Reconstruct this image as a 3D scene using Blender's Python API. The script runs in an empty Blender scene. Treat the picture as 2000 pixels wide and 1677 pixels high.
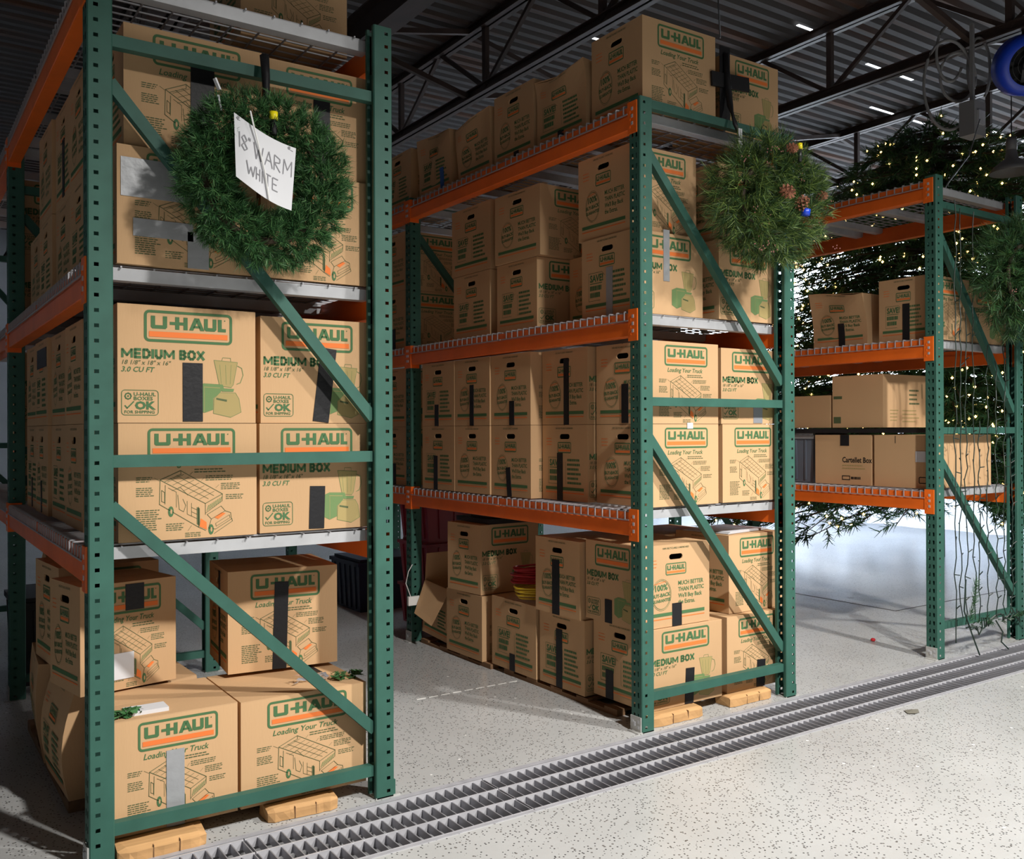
import bpy, bmesh, math, random
from mathutils import Vector, Matrix, noise
from mathutils.geometry import tessellate_polygon

# ------------------------------------------------------------------ camera, sky, light, exposure
scn = bpy.context.scene
col = scn.collection
random.seed(7)
rnd = random.Random(11)

CAM = Vector((-1.68, -3.3222, 1.449))
YAW, PIT, ROL, FPX = math.radians(34.1239), math.radians(0.0708), math.radians(-0.2028), 1812.56
fw = Vector((math.sin(YAW)*math.cos(PIT), math.cos(YAW)*math.cos(PIT), math.sin(PIT)))
rt = Vector((math.cos(YAW), -math.sin(YAW), 0))
up = rt.cross(fw)
r2 = rt*math.cos(ROL) + up*math.sin(ROL)
u2 = up*math.cos(ROL) - rt*math.sin(ROL)
cd = bpy.data.cameras.new('camera'); cam = bpy.data.objects.new('camera', cd); col.objects.link(cam)
cd.sensor_width = 36.0; cd.lens = FPX/2000*36.0; cd.clip_start = 0.05; cd.clip_end = 200
cam.matrix_world = Matrix(((r2.x, u2.x, -fw.x, CAM.x), (r2.y, u2.y, -fw.y, CAM.y), (r2.z, u2.z, -fw.z, CAM.z), (0, 0, 0, 1)))
scn.camera = cam

w = bpy.data.worlds.new('world'); scn.world = w; w.use_nodes = True
bg = w.node_tree.nodes['Background']
bg.inputs[0].default_value = (0.78, 0.88, 1.0, 1); bg.inputs[1].default_value = 9.5

scn.view_settings.view_transform = 'Standard'
scn.view_settings.look = 'None'
scn.view_settings.exposure = 0.16
scn.view_settings.gamma = 1.0
scn.view_settings.use_curve_mapping = False

# the two aisle lamps above and behind the camera, read from the brace and rack shadows: x, y, z, power
LAMPS = [(0.80, -4.5, 4.7, 520), (3.3, -4.1, 4.7, 400)]
LAMP_COL = (1.0, 0.965, 0.915)

# ------------------------------------------------------------------ materials
def mat(name, base, rough=0.6, metal=0.0, spec=0.5, noise_amt=0.0, noise_scale=8.0, rand=0.0, bump=0.0, bump_scale=60.0, stretch=None):
    m = bpy.data.materials.new(name); m.use_nodes = True
    nt = m.node_tree; b = nt.nodes['Principled BSDF']
    b.inputs['Base Color'].default_value = (*base, 1); b.inputs['Roughness'].default_value = rough
    b.inputs['Metallic'].default_value = metal; b.inputs['Specular IOR Level'].default_value = spec
    tc = None
    def coords():
        nonlocal tc
        if tc is None:
            t = nt.nodes.new('ShaderNodeTexCoord'); mp = nt.nodes.new('ShaderNodeMapping')
            if stretch: mp.inputs['Scale'].default_value = stretch
            nt.links.new(t.outputs['Object'], mp.inputs[0]); tc = mp.outputs[0]
        return tc
    if noise_amt or rand:
        hsv = nt.nodes.new('ShaderNodeHueSaturation'); hsv.inputs['Color'].default_value = (*base, 1)
        val = None
        if noise_amt:
            n = nt.nodes.new('ShaderNodeTexNoise'); n.inputs['Scale'].default_value = noise_scale; n.inputs['Detail'].default_value = 5
            nt.links.new(coords(), n.inputs['Vector'])
            mr = nt.nodes.new('ShaderNodeMapRange'); mr.inputs['From Min'].default_value = 0.25; mr.inputs['From Max'].default_value = 0.75
            mr.inputs['To Min'].default_value = 1-noise_amt; mr.inputs['To Max'].default_value = 1+noise_amt
            nt.links.new(n.outputs[0], mr.inputs['Value']); val = mr.outputs[0]
        if rand:
            oi = nt.nodes.new('ShaderNodeObjectInfo')
            mr2 = nt.nodes.new('ShaderNodeMapRange'); mr2.inputs['To Min'].default_value = 1-rand; mr2.inputs['To Max'].default_value = 1+rand
            nt.links.new(oi.outputs['Random'], mr2.inputs['Value'])
            if val is None: val = mr2.outputs[0]
            else:
                mu = nt.nodes.new('ShaderNodeMath'); mu.operation = 'MULTIPLY'
                nt.links.new(val, mu.inputs[0]); nt.links.new(mr2.outputs[0], mu.inputs[1]); val = mu.outputs[0]
        nt.links.new(val, hsv.inputs['Value']); nt.links.new(hsv.outputs[0], b.inputs['Base Color'])
    if bump:
        n2 = nt.nodes.new('ShaderNodeTexNoise'); n2.inputs['Scale'].default_value = bump_scale; n2.inputs['Detail'].default_value = 3
        nt.links.new(coords(), n2.inputs['Vector'])
        bp = nt.nodes.new('ShaderNodeBump'); bp.inputs['Strength'].default_value = bump; bp.inputs['Distance'].default_value = 0.004
        nt.links.new(n2.outputs[0], bp.inputs['Height']); nt.links.new(bp.outputs[0], b.inputs['Normal'])
    return m

def emit(name, colr, strength):
    m = bpy.data.materials.new(name); m.use_nodes = True
    b = m.node_tree.nodes['Principled BSDF']
    b.inputs['Base Color'].default_value = (*colr, 1)
    b.inputs['Emission Color'].default_value = (*colr, 1); b.inputs['Emission Strength'].default_value = strength
    return m

def floor_mat():
    m = bpy.data.materials.new('terrazzo_floor'); m.use_nodes = True
    nt = m.node_tree; b = nt.nodes['Principled BSDF']
    tc = nt.nodes.new('ShaderNodeTexCoord')
    big = nt.nodes.new('ShaderNodeTexNoise'); big.inputs['Scale'].default_value = 1.1; big.inputs['Detail'].default_value = 6
    nt.links.new(tc.outputs['Object'], big.inputs['Vector'])
    ramp = nt.nodes.new('ShaderNodeValToRGB')
    ramp.color_ramp.elements[0].position = 0.3; ramp.color_ramp.elements[0].color = (0.395, 0.40, 0.395, 1)
    ramp.color_ramp.elements[1].position = 0.7; ramp.color_ramp.elements[1].color = (0.50, 0.505, 0.50, 1)
    nt.links.new(big.outputs[0], ramp.inputs[0])
    cur = ramp.outputs[0]
    for sc, thr, rad, colr in ((85, 0.62, 0.30, (0.05, 0.05, 0.05, 1)), (60, 0.80, 0.28, (0.16, 0.15, 0.14, 1)), (26, 0.975, 0.18, (0.9, 0.9, 0.88, 1))):
        v = nt.nodes.new('ShaderNodeTexVoronoi'); v.inputs['Scale'].default_value = sc
        nt.links.new(tc.outputs['Object'], v.inputs['Vector'])
        a = nt.nodes.new('ShaderNodeMath'); a.operation = 'LESS_THAN'; a.inputs[1].default_value = rad
        nt.links.new(v.outputs['Distance'], a.inputs[0])
        sp = nt.nodes.new('ShaderNodeSeparateColor'); nt.links.new(v.outputs['Color'], sp.inputs[0])
        g = nt.nodes.new('ShaderNodeMath'); g.operation = 'GREATER_THAN'; g.inputs[1].default_value = thr
        nt.links.new(sp.outputs[0], g.inputs[0])
        mm = nt.nodes.new('ShaderNodeMath'); mm.operation = 'MULTIPLY'; nt.links.new(a.outputs[0], mm.inputs[0]); nt.links.new(g.outputs[0], mm.inputs[1])
        mx = nt.nodes.new('ShaderNodeMix'); mx.data_type = 'RGBA'; mx.inputs['B'].default_value = colr
        nt.links.new(mm.outputs[0], mx.inputs['Factor']); nt.links.new(cur, mx.inputs['A']); cur = mx.outputs['Result']
    nt.links.new(cur, b.inputs['Base Color'])
    b.inputs['Roughness'].default_value = 0.28; b.inputs['Specular IOR Level'].default_value = 0.5
    bp = nt.nodes.new('ShaderNodeBump'); bp.inputs['Strength'].default_value = 0.12; bp.inputs['Distance'].default_value = 0.01
    n = nt.nodes.new('ShaderNodeTexNoise'); n.inputs['Scale'].default_value = 9; n.inputs['Detail'].default_value = 4
    nt.links.new(tc.outputs['Object'], n.inputs['Vector']); nt.links.new(n.outputs[0], bp.inputs['Height']); nt.links.new(bp.outputs[0], b.inputs['Normal'])
    return m

def roof_mat():
    m = mat('roof_steel', (0.20, 0.19, 0.20), 0.85, 0.0, 0.08)
    nt = m.node_tree; b = nt.nodes['Principled BSDF']
    tc = nt.nodes.new('ShaderNodeTexCoord'); mp = nt.nodes.new('ShaderNodeMapping'); mp.inputs['Scale'].default_value = (0.25, 3.2, 1)
    n = nt.nodes.new('ShaderNodeTexNoise'); n.inputs['Scale'].default_value = 1.6; n.inputs['Detail'].default_value = 6
    nt.links.new(tc.outputs['Object'], mp.inputs[0]); nt.links.new(mp.outputs[0], n.inputs['Vector'])
    r = nt.nodes.new('ShaderNodeValToRGB'); r.color_ramp.elements[0].position = 0.52; r.color_ramp.elements[0].color = (0.10, 0.094, 0.094, 1)
    r.color_ramp.elements[1].position = 0.72; r.color_ramp.elements[1].color = (0.11, 0.055, 0.035, 1)
    nt.links.new(n.outputs[0], r.inputs[0]); nt.links.new(r.outputs[0], b.inputs['Base Color'])
    return m

M = dict(
    kraft=mat('kraft_cardboard', (0.56, 0.355, 0.19), 0.85, 0, 0.2, 0.05, 3.0, 0.07, 0.12, 160, (1, 1, 0.15)),
    kraft_edge=mat('kraft_cut_edge', (0.36, 0.22, 0.11), 0.9, 0, 0.1),
    print_green=mat('green_ink', (0.075, 0.165, 0.07), 0.7, 0, 0.2),
    print_line=mat('dark_green_line_ink', (0.10, 0.13, 0.06), 0.7, 0, 0.2),
    print_orange=mat('orange_ink', (0.80, 0.20, 0.05), 0.7, 0, 0.2),
    print_pale=mat('pale_green_ink', (0.40, 0.31, 0.13), 0.75, 0, 0.2),
    print_mid=mat('mid_green_ink', (0.16, 0.25, 0.10), 0.75, 0, 0.2),
    print_black=mat('black_ink', (0.03, 0.025, 0.02), 0.7, 0, 0.2),
    tape_black=mat('black_tape', (0.014, 0.014, 0.016), 0.5, 0, 0.3, 0, 1, 0, 0.4, 45),
    tape_grey=mat('grey_duct_tape', (0.36, 0.37, 0.385), 0.45, 0.15, 0.6, 0.08, 20, 0, 0.4, 35),
    tape_blue=mat('blue_tape', (0.02, 0.10, 0.36), 0.5),
    green=mat('green_rack_paint', (0.036, 0.114, 0.087), 0.55, 0, 0.3, 0.14, 9.0, 0.04, 0.05, 40),
    orange=mat('orange_beam_paint', (0.82, 0.145, 0.012), 0.42, 0, 0.5, 0.10, 7.0, 0.04),
    zinc=mat('galvanised_steel', (0.50, 0.51, 0.53), 0.42, 0.25, 0.5, 0.10, 12),
    wire=mat('zinc_wire', (0.40, 0.40, 0.42), 0.45, 0.4, 0.5),
    plate=mat('footplate_steel', (0.50, 0.50, 0.48), 0.5, 0.3, 0.5, 0.15, 30),
    dark=mat('dark_void', (0.01, 0.01, 0.012), 0.8),
    wood=mat('pale_timber', (0.52, 0.30, 0.13), 0.75, 0, 0.3, 0.22, 9, 0.06, 0.25, 30, (0.25, 4, 4)),
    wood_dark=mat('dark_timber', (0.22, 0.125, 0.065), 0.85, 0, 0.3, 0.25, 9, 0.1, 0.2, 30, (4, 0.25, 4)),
    grate=mat('grate_steel', (0.34, 0.34, 0.37), 0.45, 0.35, 0.5, 0.1, 14),
    grate_top=mat('grate_worn_steel', (0.62, 0.62, 0.66), 0.4, 0.3, 0.5, 0.12, 20),
    trench=mat('trench_concrete', (0.26, 0.26, 0.265), 0.9, 0, 0.2, 0.2, 6),
    rim=mat('drain_rim', (0.42, 0.42, 0.45), 0.55, 0.2, 0.4, 0.15, 16),
    truss=mat('truss_brown_steel', (0.055, 0.036, 0.030), 0.6, 0, 0.4, 0.2, 5),
    wall=mat('block_wall', (0.24, 0.24, 0.25), 0.8, 0, 0.3, 0.08, 2),
    paper=mat('white_paper', (0.66, 0.67, 0.70), 0.55, 0, 0.4),
    pencil=mat('grey_marker', (0.24, 0.24, 0.26), 0.7),
    string=mat('white_string', (0.82, 0.82, 0.80), 0.7),
    fir_a=mat('fir_needle_dark', (0.022, 0.075, 0.026), 0.5, 0, 0.4),
    fir_b=mat('fir_needle_mid', (0.045, 0.14, 0.045), 0.5, 0, 0.4),
    fir_c=mat('fir_needle_light', (0.10, 0.23, 0.075), 0.5, 0, 0.4),
    pine_a=mat('pine_needle_dark', (0.022, 0.058, 0.020), 0.5, 0, 0.4),
    pine_b=mat('pine_needle_mid', (0.055, 0.115, 0.028), 0.5, 0, 0.4),
    pine_c=mat('pine_needle_light', (0.17, 0.25, 0.055), 0.5, 0, 0.4),
    twig=mat('twig_brown', (0.05, 0.035, 0.02), 0.8),
    cone=mat('pine_cone_brown', (0.20, 0.075, 0.04), 0.7, 0, 0.3, 0.25, 30),
    berry=mat('dusty_pink_berry', (0.38, 0.16, 0.14), 0.6),
    yellow=mat('yellow_plastic', (0.85, 0.72, 0.01), 0.4),
    black=mat('black_plastic', (0.012, 0.012, 0.014), 0.4),
    cable=mat('dark_green_cable', (0.012, 0.028, 0.020), 0.5),
    cable_grey=mat('grey_cable', (0.22, 0.22, 0.22), 0.5),
    bulb=emit('warm_bulb', (1.0, 0.58, 0.18), 7.0),
    bulb_off=mat('clear_bulb', (0.6, 0.6, 0.62), 0.2),
    crimson=mat('crimson_plastic', (0.26, 0.012, 0.03), 0.4, 0, 0.5, 0.1, 4),
    navy=mat('navy_plastic', (0.010, 0.016, 0.040), 0.4),
    blue=mat('blue_plastic', (0.005, 0.05, 0.55), 0.35, 0, 0.6),
    red=mat('red_plastic', (0.60, 0.02, 0.03), 0.4),
    cord_red=mat('red_cord', (0.42, 0.02, 0.03), 0.5),
    cord_yellow=mat('yellow_cord', (0.62, 0.42, 0.02), 0.5),
    enamel=mat('lamp_enamel', (0.14, 0.14, 0.14), 0.5),
    tote_clear=mat('smoky_tote', (0.16, 0.19, 0.24), 0.3, 0, 0.5, 0.1, 4),
    white_sheet=mat('white_sheeting', (0.82, 0.85, 0.90), 0.6, 0, 0.3, 0.04, 2, 0, 0.6, 3),
    leaf=mat('dry_leaf', (0.16, 0.15, 0.12), 0.8),
    skylight=emit('skylight_gap', (0.9, 0.95, 1.0), 2.2),
    pale_line=mat('pale_floor_line', (0.80, 0.80, 0.76), 0.6),
    joint=mat('floor_joint', (0.05, 0.05, 0.05), 0.9),
    teal=mat('teal_plastic', (0.02, 0.22, 0.26), 0.5),
    silver=mat('silver_foil', (0.6, 0.62, 0.68), 0.25, 0.6),
)
def sheet_mat():
    m = M['white_sheet']; nt = m.node_tree; b = nt.nodes['Principled BSDF']; out = nt.nodes['Material Output']
    tr = nt.nodes.new('ShaderNodeBsdfTranslucent'); tr.inputs[0].default_value = (.85, .9, 1, 1); mx = nt.nodes.new('ShaderNodeMixShader'); mx.inputs[0].default_value = .6
    nt.links.new(b.outputs[0], mx.inputs[1]); nt.links.new(tr.outputs[0], mx.inputs[2]); nt.links.new(mx.outputs[0], out.inputs[0])
sheet_mat()
M['floor'] = floor_mat(); M['roof'] = roof_mat()

# ------------------------------------------------------------------ mesh helpers
class MB:
    def __init__(s): s.v = []; s.f = []; s.m = []; s.mats = []
    def mi(s, m):
        if m not in s.mats: s.mats.append(m)
        return s.mats.index(m)
    def poly(s, pts, m):
        b = len(s.v); s.v += [tuple(p) for p in pts]; s.f.append(tuple(range(b, b+len(pts)))); s.m.append(s.mi(m))
    def faces(s, vs, fs, m):
        b = len(s.v); s.v += [tuple(p) for p in vs]; k = s.mi(m)
        for f in fs: s.f.append(tuple(b+i for i in f)); s.m.append(k)
    def box(s, x0, x1, y0, y1, z0, z1, m, xf=None):
        vs = [Vector(p) for p in ((x0,y0,z0),(x1,y0,z0),(x1,y1,z0),(x0,y1,z0),(x0,y0,z1),(x1,y0,z1),(x1,y1,z1),(x0,y1,z1))]
        if xf is not None: vs = [xf @ p for p in vs]
        s.faces(vs, ((0,3,2,1),(4,5,6,7),(0,1,5,4),(1,2,6,5),(2,3,7,6),(3,0,4,7)), m)
    def bar(s, a, b, wx, wy, m, side=None):
        a, b = Vector(a), Vector(b); d = (b-a).normalized()
        ref = Vector(side) if side else (Vector((0,0,1)) if abs(d.z) < .9 else Vector((1,0,0)))
        x = d.cross(ref).normalized(); y = x.cross(d).normalized()
        vs = []
        for p in (a, b):
            for sx, sy in ((-1,-1),(1,-1),(1,1),(-1,1)): vs.append(p + x*sx*wx/2 + y*sy*wy/2)
        s.faces(vs, ((0,1,2,3),(7,6,5,4),(0,4,5,1),(1,5,6,2),(2,6,7,3),(3,7,4,0)), m)
    def tube(s, pts, r, m, n=6, cap=True):
        pts = [Vector(p) for p in pts]; rings = []
        for i, p in enumerate(pts):
            t = (pts[min(i+1, len(pts)-1)] - pts[max(i-1, 0)]).normalized()
            ref = Vector((0,0,1)) if abs(t.z) < .9 else Vector((1,0,0))
            x = t.cross(ref).normalized(); y = x.cross(t)
            rr = r[i] if isinstance(r, (list, tuple)) else r
            rings.append([p + (x*math.cos(a)+y*math.sin(a))*rr for a in (2*math.pi*k/n for k in range(n))])
        vs = [q for g in rings for q in g]; fs = []
        for i in range(len(pts)-1):
            for k in range(n): fs.append((i*n+k, i*n+(k+1)%n, (i+1)*n+(k+1)%n, (i+1)*n+k))
        if cap: fs.append(tuple(range(n))[::-1]); fs.append(tuple((len(pts)-1)*n+k for k in range(n)))
        s.faces(vs, fs, m)
    def lathe(s, prof, m, n=20, c=(0,0,0), ax=None):
        vs = []; fs = []
        A = ax or Matrix.Identity(3)
        for r, z in prof:
            for k in range(n):
                a = 2*math.pi*k/n; vs.append(Vector(c) + A @ Vector((r*math.cos(a), r*math.sin(a), z)))
        for i in range(len(prof)-1):
            for k in range(n): fs.append((i*n+k, i*n+(k+1)%n, (i+1)*n+(k+1)%n, (i+1)*n+k))
        s.faces(vs, fs, m)
    def mesh(s, name, smooth=False):
        me = bpy.data.meshes.new(name); me.from_pydata(s.v, [], s.f)
        for m in s.mats: me.materials.append(M[m])
        me.polygons.foreach_set('material_index', s.m)
        if smooth: me.polygons.foreach_set('use_smooth', [True]*len(s.f))
        me.update(); return me
    def obj(s, name, parent=None, smooth=False, loc=None):
        return link(name, s.mesh(name, smooth), parent, loc)

def link(name, me, parent=None, loc=None, rot=None):
    o = bpy.data.objects.new(name, me); col.objects.link(o)
    if parent is not None: o.parent = parent
    if loc is not None: o.location = loc
    if rot is not None: o.rotation_euler = rot
    return o
def tag(o, label=None, cat=None, group=None, kind=None):
    if label: o['label'] = label
    if cat: o['category'] = cat
    if group: o['group'] = group
    if kind: o['kind'] = kind
    return o
def thing(name, label, cat, loc=(0,0,0), rz=0.0, group=None):
    o = bpy.data.objects.new(name, None); col.objects.link(o); o.empty_display_size = 0.1
    o.location = loc; o.rotation_euler = (0, 0, rz)
    return tag(o, label, cat, group)
def struct(name, mb, label=None, smooth=False):
    return tag(mb.obj(name, None, smooth), label, None, None, 'structure')

# ------------------------------------------------------------------ large structure: floor, drain trench, walls, roof, trusses
DV0, DV1 = -0.435, -0.045            # drain trench front and back edge
fl = MB()
fl.poly([(-6,-14,0),(22,-14,0),(22,DV0,0),(-6,DV0,0)], 'floor')
fl.poly([(-6,DV1,0),(22,DV1,0),(22,18,0),(-6,18,0)], 'floor')
fl.poly([(-6,DV0,-.16),(22,DV0,-.16),(22,DV1,-.16),(-6,DV1,-.16)], 'trench')
fl.poly([(-6,DV0,-.16),(-6,DV0,0),(22,DV0,0),(22,DV0,-.16)], 'trench')
fl.poly([(-6,DV1,-.16),(22,DV1,-.16),(22,DV1,0),(-6,DV1,0)], 'trench')
struct('floor', fl, 'speckled pale grey warehouse floor with a drain trench')
rim = MB(); rim.box(-5, 16, DV1, DV1+.022, -.02, .004, 'rim'); struct('trim_1', rim, 'steel edging strip on the rack side of the drain')
rim = MB(); rim.box(-5, 16, DV0-.012, DV0, -.02, .003, 'rim'); struct('trim_2', rim, 'steel edging strip on the open side of the drain')
jn = MB()
jn.box(5.0, 5.012, 1.1, 4.5, -.01, .0012, 'joint'); jn.box(5.0, 7.6, 1.09, 1.102, -.01, .0012, 'joint')
struct('trim_3', jn, 'thin dark joint in the floor')
pl = MB()
for k in range(9): pl.box(.70+k*.075, .70+k*.075+.055, 1.112, 1.12, -.004, .0015, 'pale_line')
struct('trim_4', pl, 'pale dashed scratch line on the floor between racks')

wl = MB(); wl.box(-6.1, -6, -14, 18, 0, 6.2, 'wall'); struct('wall_left', wl)
wf = MB(); wf.box(-6, 14, -14.1, -14, 0, 6.2, 'wall'); struct('wall_front', wf)
wb = MB(); wb.box(-6, 14, 18, 18.1, 0, 6.2, 'wall'); struct('wall_back', wb)
# right wall, opening behind the tree raised so daylight grazes the roof
wr = MB(); wr.box(14, 14.1, -14, .5, 0, 6.2, 'wall'); wr.box(14, 14.1, 13, 18, 0, 6.2, 'wall'); wr.box(14, 14.1, .5, 13, 5.3, 6.2, 'wall')
struct('wall_right', wr)

def roof():
    b = MB(); p = 0.17; prof = []
    v = -7.0
    while v < 18:
        prof += [(v, 5.66), (v+.075, 5.66), (v+.09, 5.715), (v+.15, 5.715)]; v += p
    prof.append((v, 5.66))
    vs = [(-6, a, z) for a, z in prof] + [(14, a, z) for a, z in prof]; n = len(prof)
    b.faces(vs, [(i, i+1, n+i+1, n+i) for i in range(n-1)], 'roof')
    b.faces([(x, y, 5.9) for x, y in ((-6,-14),(14.1,-14),(14.1,18),(-6,18))], [(0,1,2,3)], 'roof')
    struct('ceiling', b, 'dark corrugated steel roof deck')
roof()

def truss(u, n):
    b = MB()
    for z, h in ((4.89, .10), (5.56, .10)):
        b.box(u-.065, u+.065, -7, 18, z, z+.014, 'truss'); b.box(u-.012, u+.012, -7, 18, z, z+h, 'truss')
        b.box(u-.055, u+.055, -7, 18, z+h-.01, z+h, 'truss')
    v = -6.5
    while v < 17.5:
        b.bar((u, v, 4.95), (u, v, 5.6), .06, .05, 'truss')
        b.bar((u, v, 4.95), (u, v+.93, 5.6), .04, .04, 'truss')
        b.bar((u, v+1.86, 4.95), (u, v+.93, 5.6), .04, .04, 'truss')
        v += 1.86
    struct('trim_%d' % n, b, 'brown steel roof truss with web bars')
for i, u in enumerate((0.37, 3.42, 6.48, 9.54, 12.6)): truss(u, 10+i)
br = MB()
for u0, u1 in ((.37, 3.42), (3.42, 6.48), (6.48, 9.54), (9.54, 12.6)):
    for v in (1.2, 4.9, 8.6):
        br.bar((u0, v, 4.93), (u1, v, 5.6), .05, .05, 'truss'); br.bar((u1, v+.06, 4.93), (u0, v+.06, 5.6), .05, .05, 'truss')
struct('trim_20', br, 'brown cross bracing between the roof trusses')
ib = MB(); ib.box(1.93, 2.13, -7, 18, 5.02, 5.04, 'truss'); ib.box(2.02, 2.04, -7, 18, 5.04, 5.3, 'truss'); ib.box(1.93, 2.13, -7, 18, 5.3, 5.32, 'truss')
struct('trim_21', ib, 'brown steel roof beam')
sk = MB()
for u0, u1, v in ((6.2,6.75,2.97),(4.4,5.0,4.4),(7.7,8.6,3.2),(9.3,10.6,2.6),(9.0,10.2,4.05),(2.0,2.5,5.9),(3.0,3.6,7.3),(3.6,4.5,9.0),(1.2,1.9,7.0),(11.0,12.4,3.7),(0.2,0.9,6.0),(-1.5,-.7,5.2)):
    sk.box(u0, u1, v, v+.035, 5.652, 5.658, 'skylight')
struct('window_1', sk, 'thin daylight gaps between the roof sheets')

# ------------------------------------------------------------------ pallet racking
W, BAY, T, ZT = 1.12, 2.33, 0.0795, 3.05
RW = {1: 1.12, 2: 1.12, 3: 1.045}
RU = {1: -1.12, 2: 1.316, 3: 3.7905}
RNAME = {1: 'rack with the paper-note wreath', 2: 'rack with the bushy pine wreath', 3: 'rack beside the lit tree'}
RS = {1: 'note-wreath rack', 2: 'pine-wreath rack', 3: 'rack beside the tree'}
LV = {1: 1.062, 2: 2.028, 3: 3.028}

def holed_strip(mb, o, ux, uz, wdt, length, cx, hw, hh, pitch, m):
    """rectangular strip with a column of rectangular holes; o origin, ux across, uz along; cx list of hole centres"""
    o, ux, uz = Vector(o), Vector(ux), Vector(uz)
    P = lambda a, b: o + ux*a + uz*b
    xs = [0.0]
    for c in cx: xs += [c-hw/2, c+hw/2]
    xs.append(wdt); n = int(length/pitch); z = 0.0
    for k in range(n):
        z0 = k*pitch; za = z0+(pitch-hh)/2; zb = za+hh; z1 = z0+pitch
        mb.poly([P(0,z0),P(wdt,z0),P(wdt,za),P(0,za)], m); mb.poly([P(0,zb),P(wdt,zb),P(wdt,z1),P(0,z1)], m)
        for i in range(0, len(xs)-1, 2): mb.poly([P(xs[i],za),P(xs[i+1],za),P(xs[i+1],zb),P(xs[i],zb)], m)
    if n*pitch < length: mb.poly([P(0,n*pitch),P(wdt,n*pitch),P(wdt,length),P(0,length)], m)

def post_mesh(outer):   # outer = -1: aisle face towards -u ; +1 towards +u.  local x 0..T, y 0..T
    b = MB(); e = .004
    hx = .027 if outer < 0 else T-.025
    xo, xi = (0, T) if outer < 0 else (T, 0); sg = 1 if outer < 0 else -1
    holed_strip(b, (e,0,0), (1,0,0), (0,0,1), T-2*e, ZT, [hx-e], .015, .0125, .0508, 'green')          # front
    holed_strip(b, (T-e,T,0), (-1,0,0), (0,0,1), T-2*e, ZT, [T-hx-e], .015, .0125, .0508, 'green')     # back
    holed_strip(b, (xo, e if outer > 0 else T-e, 0), (0, 1 if outer > 0 else -1, 0), (0,0,1), T-2*e, ZT, [.022, .05], .011, .024, .0508, 'green')   # aisle face
    # rounded corners
    for (ax, ay, bx_, by_) in ((0,e,e,0),(T-e,0,T,e),(T,T-e,T-e,T),(e,T,0,T-e)):
        b.poly([(ax,ay,0),(bx_,by_,0),(bx_,by_,ZT),(ax,ay,ZT)], 'green')
    # lips on the open side
    for y0, y1 in ((e, .019), (T-.019, T-e)):
        b.poly([(xi,y0,0),(xi,y1,0),(xi,y1,ZT),(xi,y0,ZT)], 'green')
    for y in (.019, T-.019): b.poly([(xi,y,0),(xi-sg*.012,y,0),(xi-sg*.012,y,ZT),(xi,y,ZT)], 'green')
    return b.mesh('post')
POST = {-1: post_mesh(-1), 1: post_mesh(1)}

def plate_mesh(outer):
    b = MB(); mt = 'plate' if outer < 0 else 'green'
    x0, x1 = (-.006, 0) if outer < 0 else (T, T+.007)
    b.box(x0, x1, .004, T-.002, 0, .075 if outer < 0 else .062, mt)
    b.box(x0-.02 if outer < 0 else .0, T if outer < 0 else x1+.02, .0, T-.001, 0, .005, 'plate')
    if outer < 0:
        for y, z in ((.062,.05),(.022,.052),(.022,.025)): b.box(x0-.002, x0, y-.007, y+.007, z-.007, z+.007, 'zinc')
        b.box(x0-.006, x0, .040, .050, .03, .05, 'zinc')
    return b.mesh('footplate')
PLATE = {-1: plate_mesh(-1), 1: plate_mesh(1)}
BR = {1: ((2.77, 1.35, .11), ((2.63, 1.50), (1.20, .27))), 2: ((3.03, 1.588, .16), ((2.80, 1.70), (1.42, .26))), 3: ((2.875, 1.44, .20), ((2.70, 1.57), (1.27, .32)))}

def brace_mesh(pa, pb, y0, hz):
    b = MB(); pa, pb = Vector(pa), Vector(pb); d = (pb-pa).normalized(); n = Vector((-d.z, 0, d.x))
    D = Vector((0,1,0))
    for off, th in ((0, .004),):
        q = [pa-n*hz/2, pb-n*hz/2, pb+n*hz/2, pa+n*hz/2]
        f = [p + D*y0 for p in q]; bk = [p + D*(y0+.036) for p in q]
        b.faces(f+bk, ((0,1,2,3),(7,6,5,4),(0,4,5,1),(1,5,6,2),(2,6,7,3),(3,7,4,0)), 'green')
    me = b.mesh('brace'); return me

def frame(rk, v, which):
    u0 = RU[rk]; W = RW[rk]
    t = thing('upright_frame', 'green perforated upright frame, %s, %s' % (which, RNAME[rk]), 'rack frame', (u0, v, 0), 0, 'green upright frames')
    link('post', POST[-1], t); link('post', POST[1], t, (W-T, 0, 0))
    link('footplate', PLATE[-1], t); link('footplate', PLATE[1], t, (W-T, 0, 0))
    hs, ds = BR[rk]
    for z in hs: link('horizontal_brace', brace_mesh((T-.012, 0, z), (W-T+.012, 0, z), .018, .042), t)
    for za, zb in ds: link('diagonal_brace', brace_mesh((T-.005, 0, za), (W-T+.005, 0, zb), .0205, .042), t)
    return t
for rk, n in ((1, 3), (2, 3), (3, 2)):
    for i in range(n): frame(rk, i*BAY, ('end frame by the drain', 'second frame from the drain', 'third frame from the drain')[i])

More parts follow.
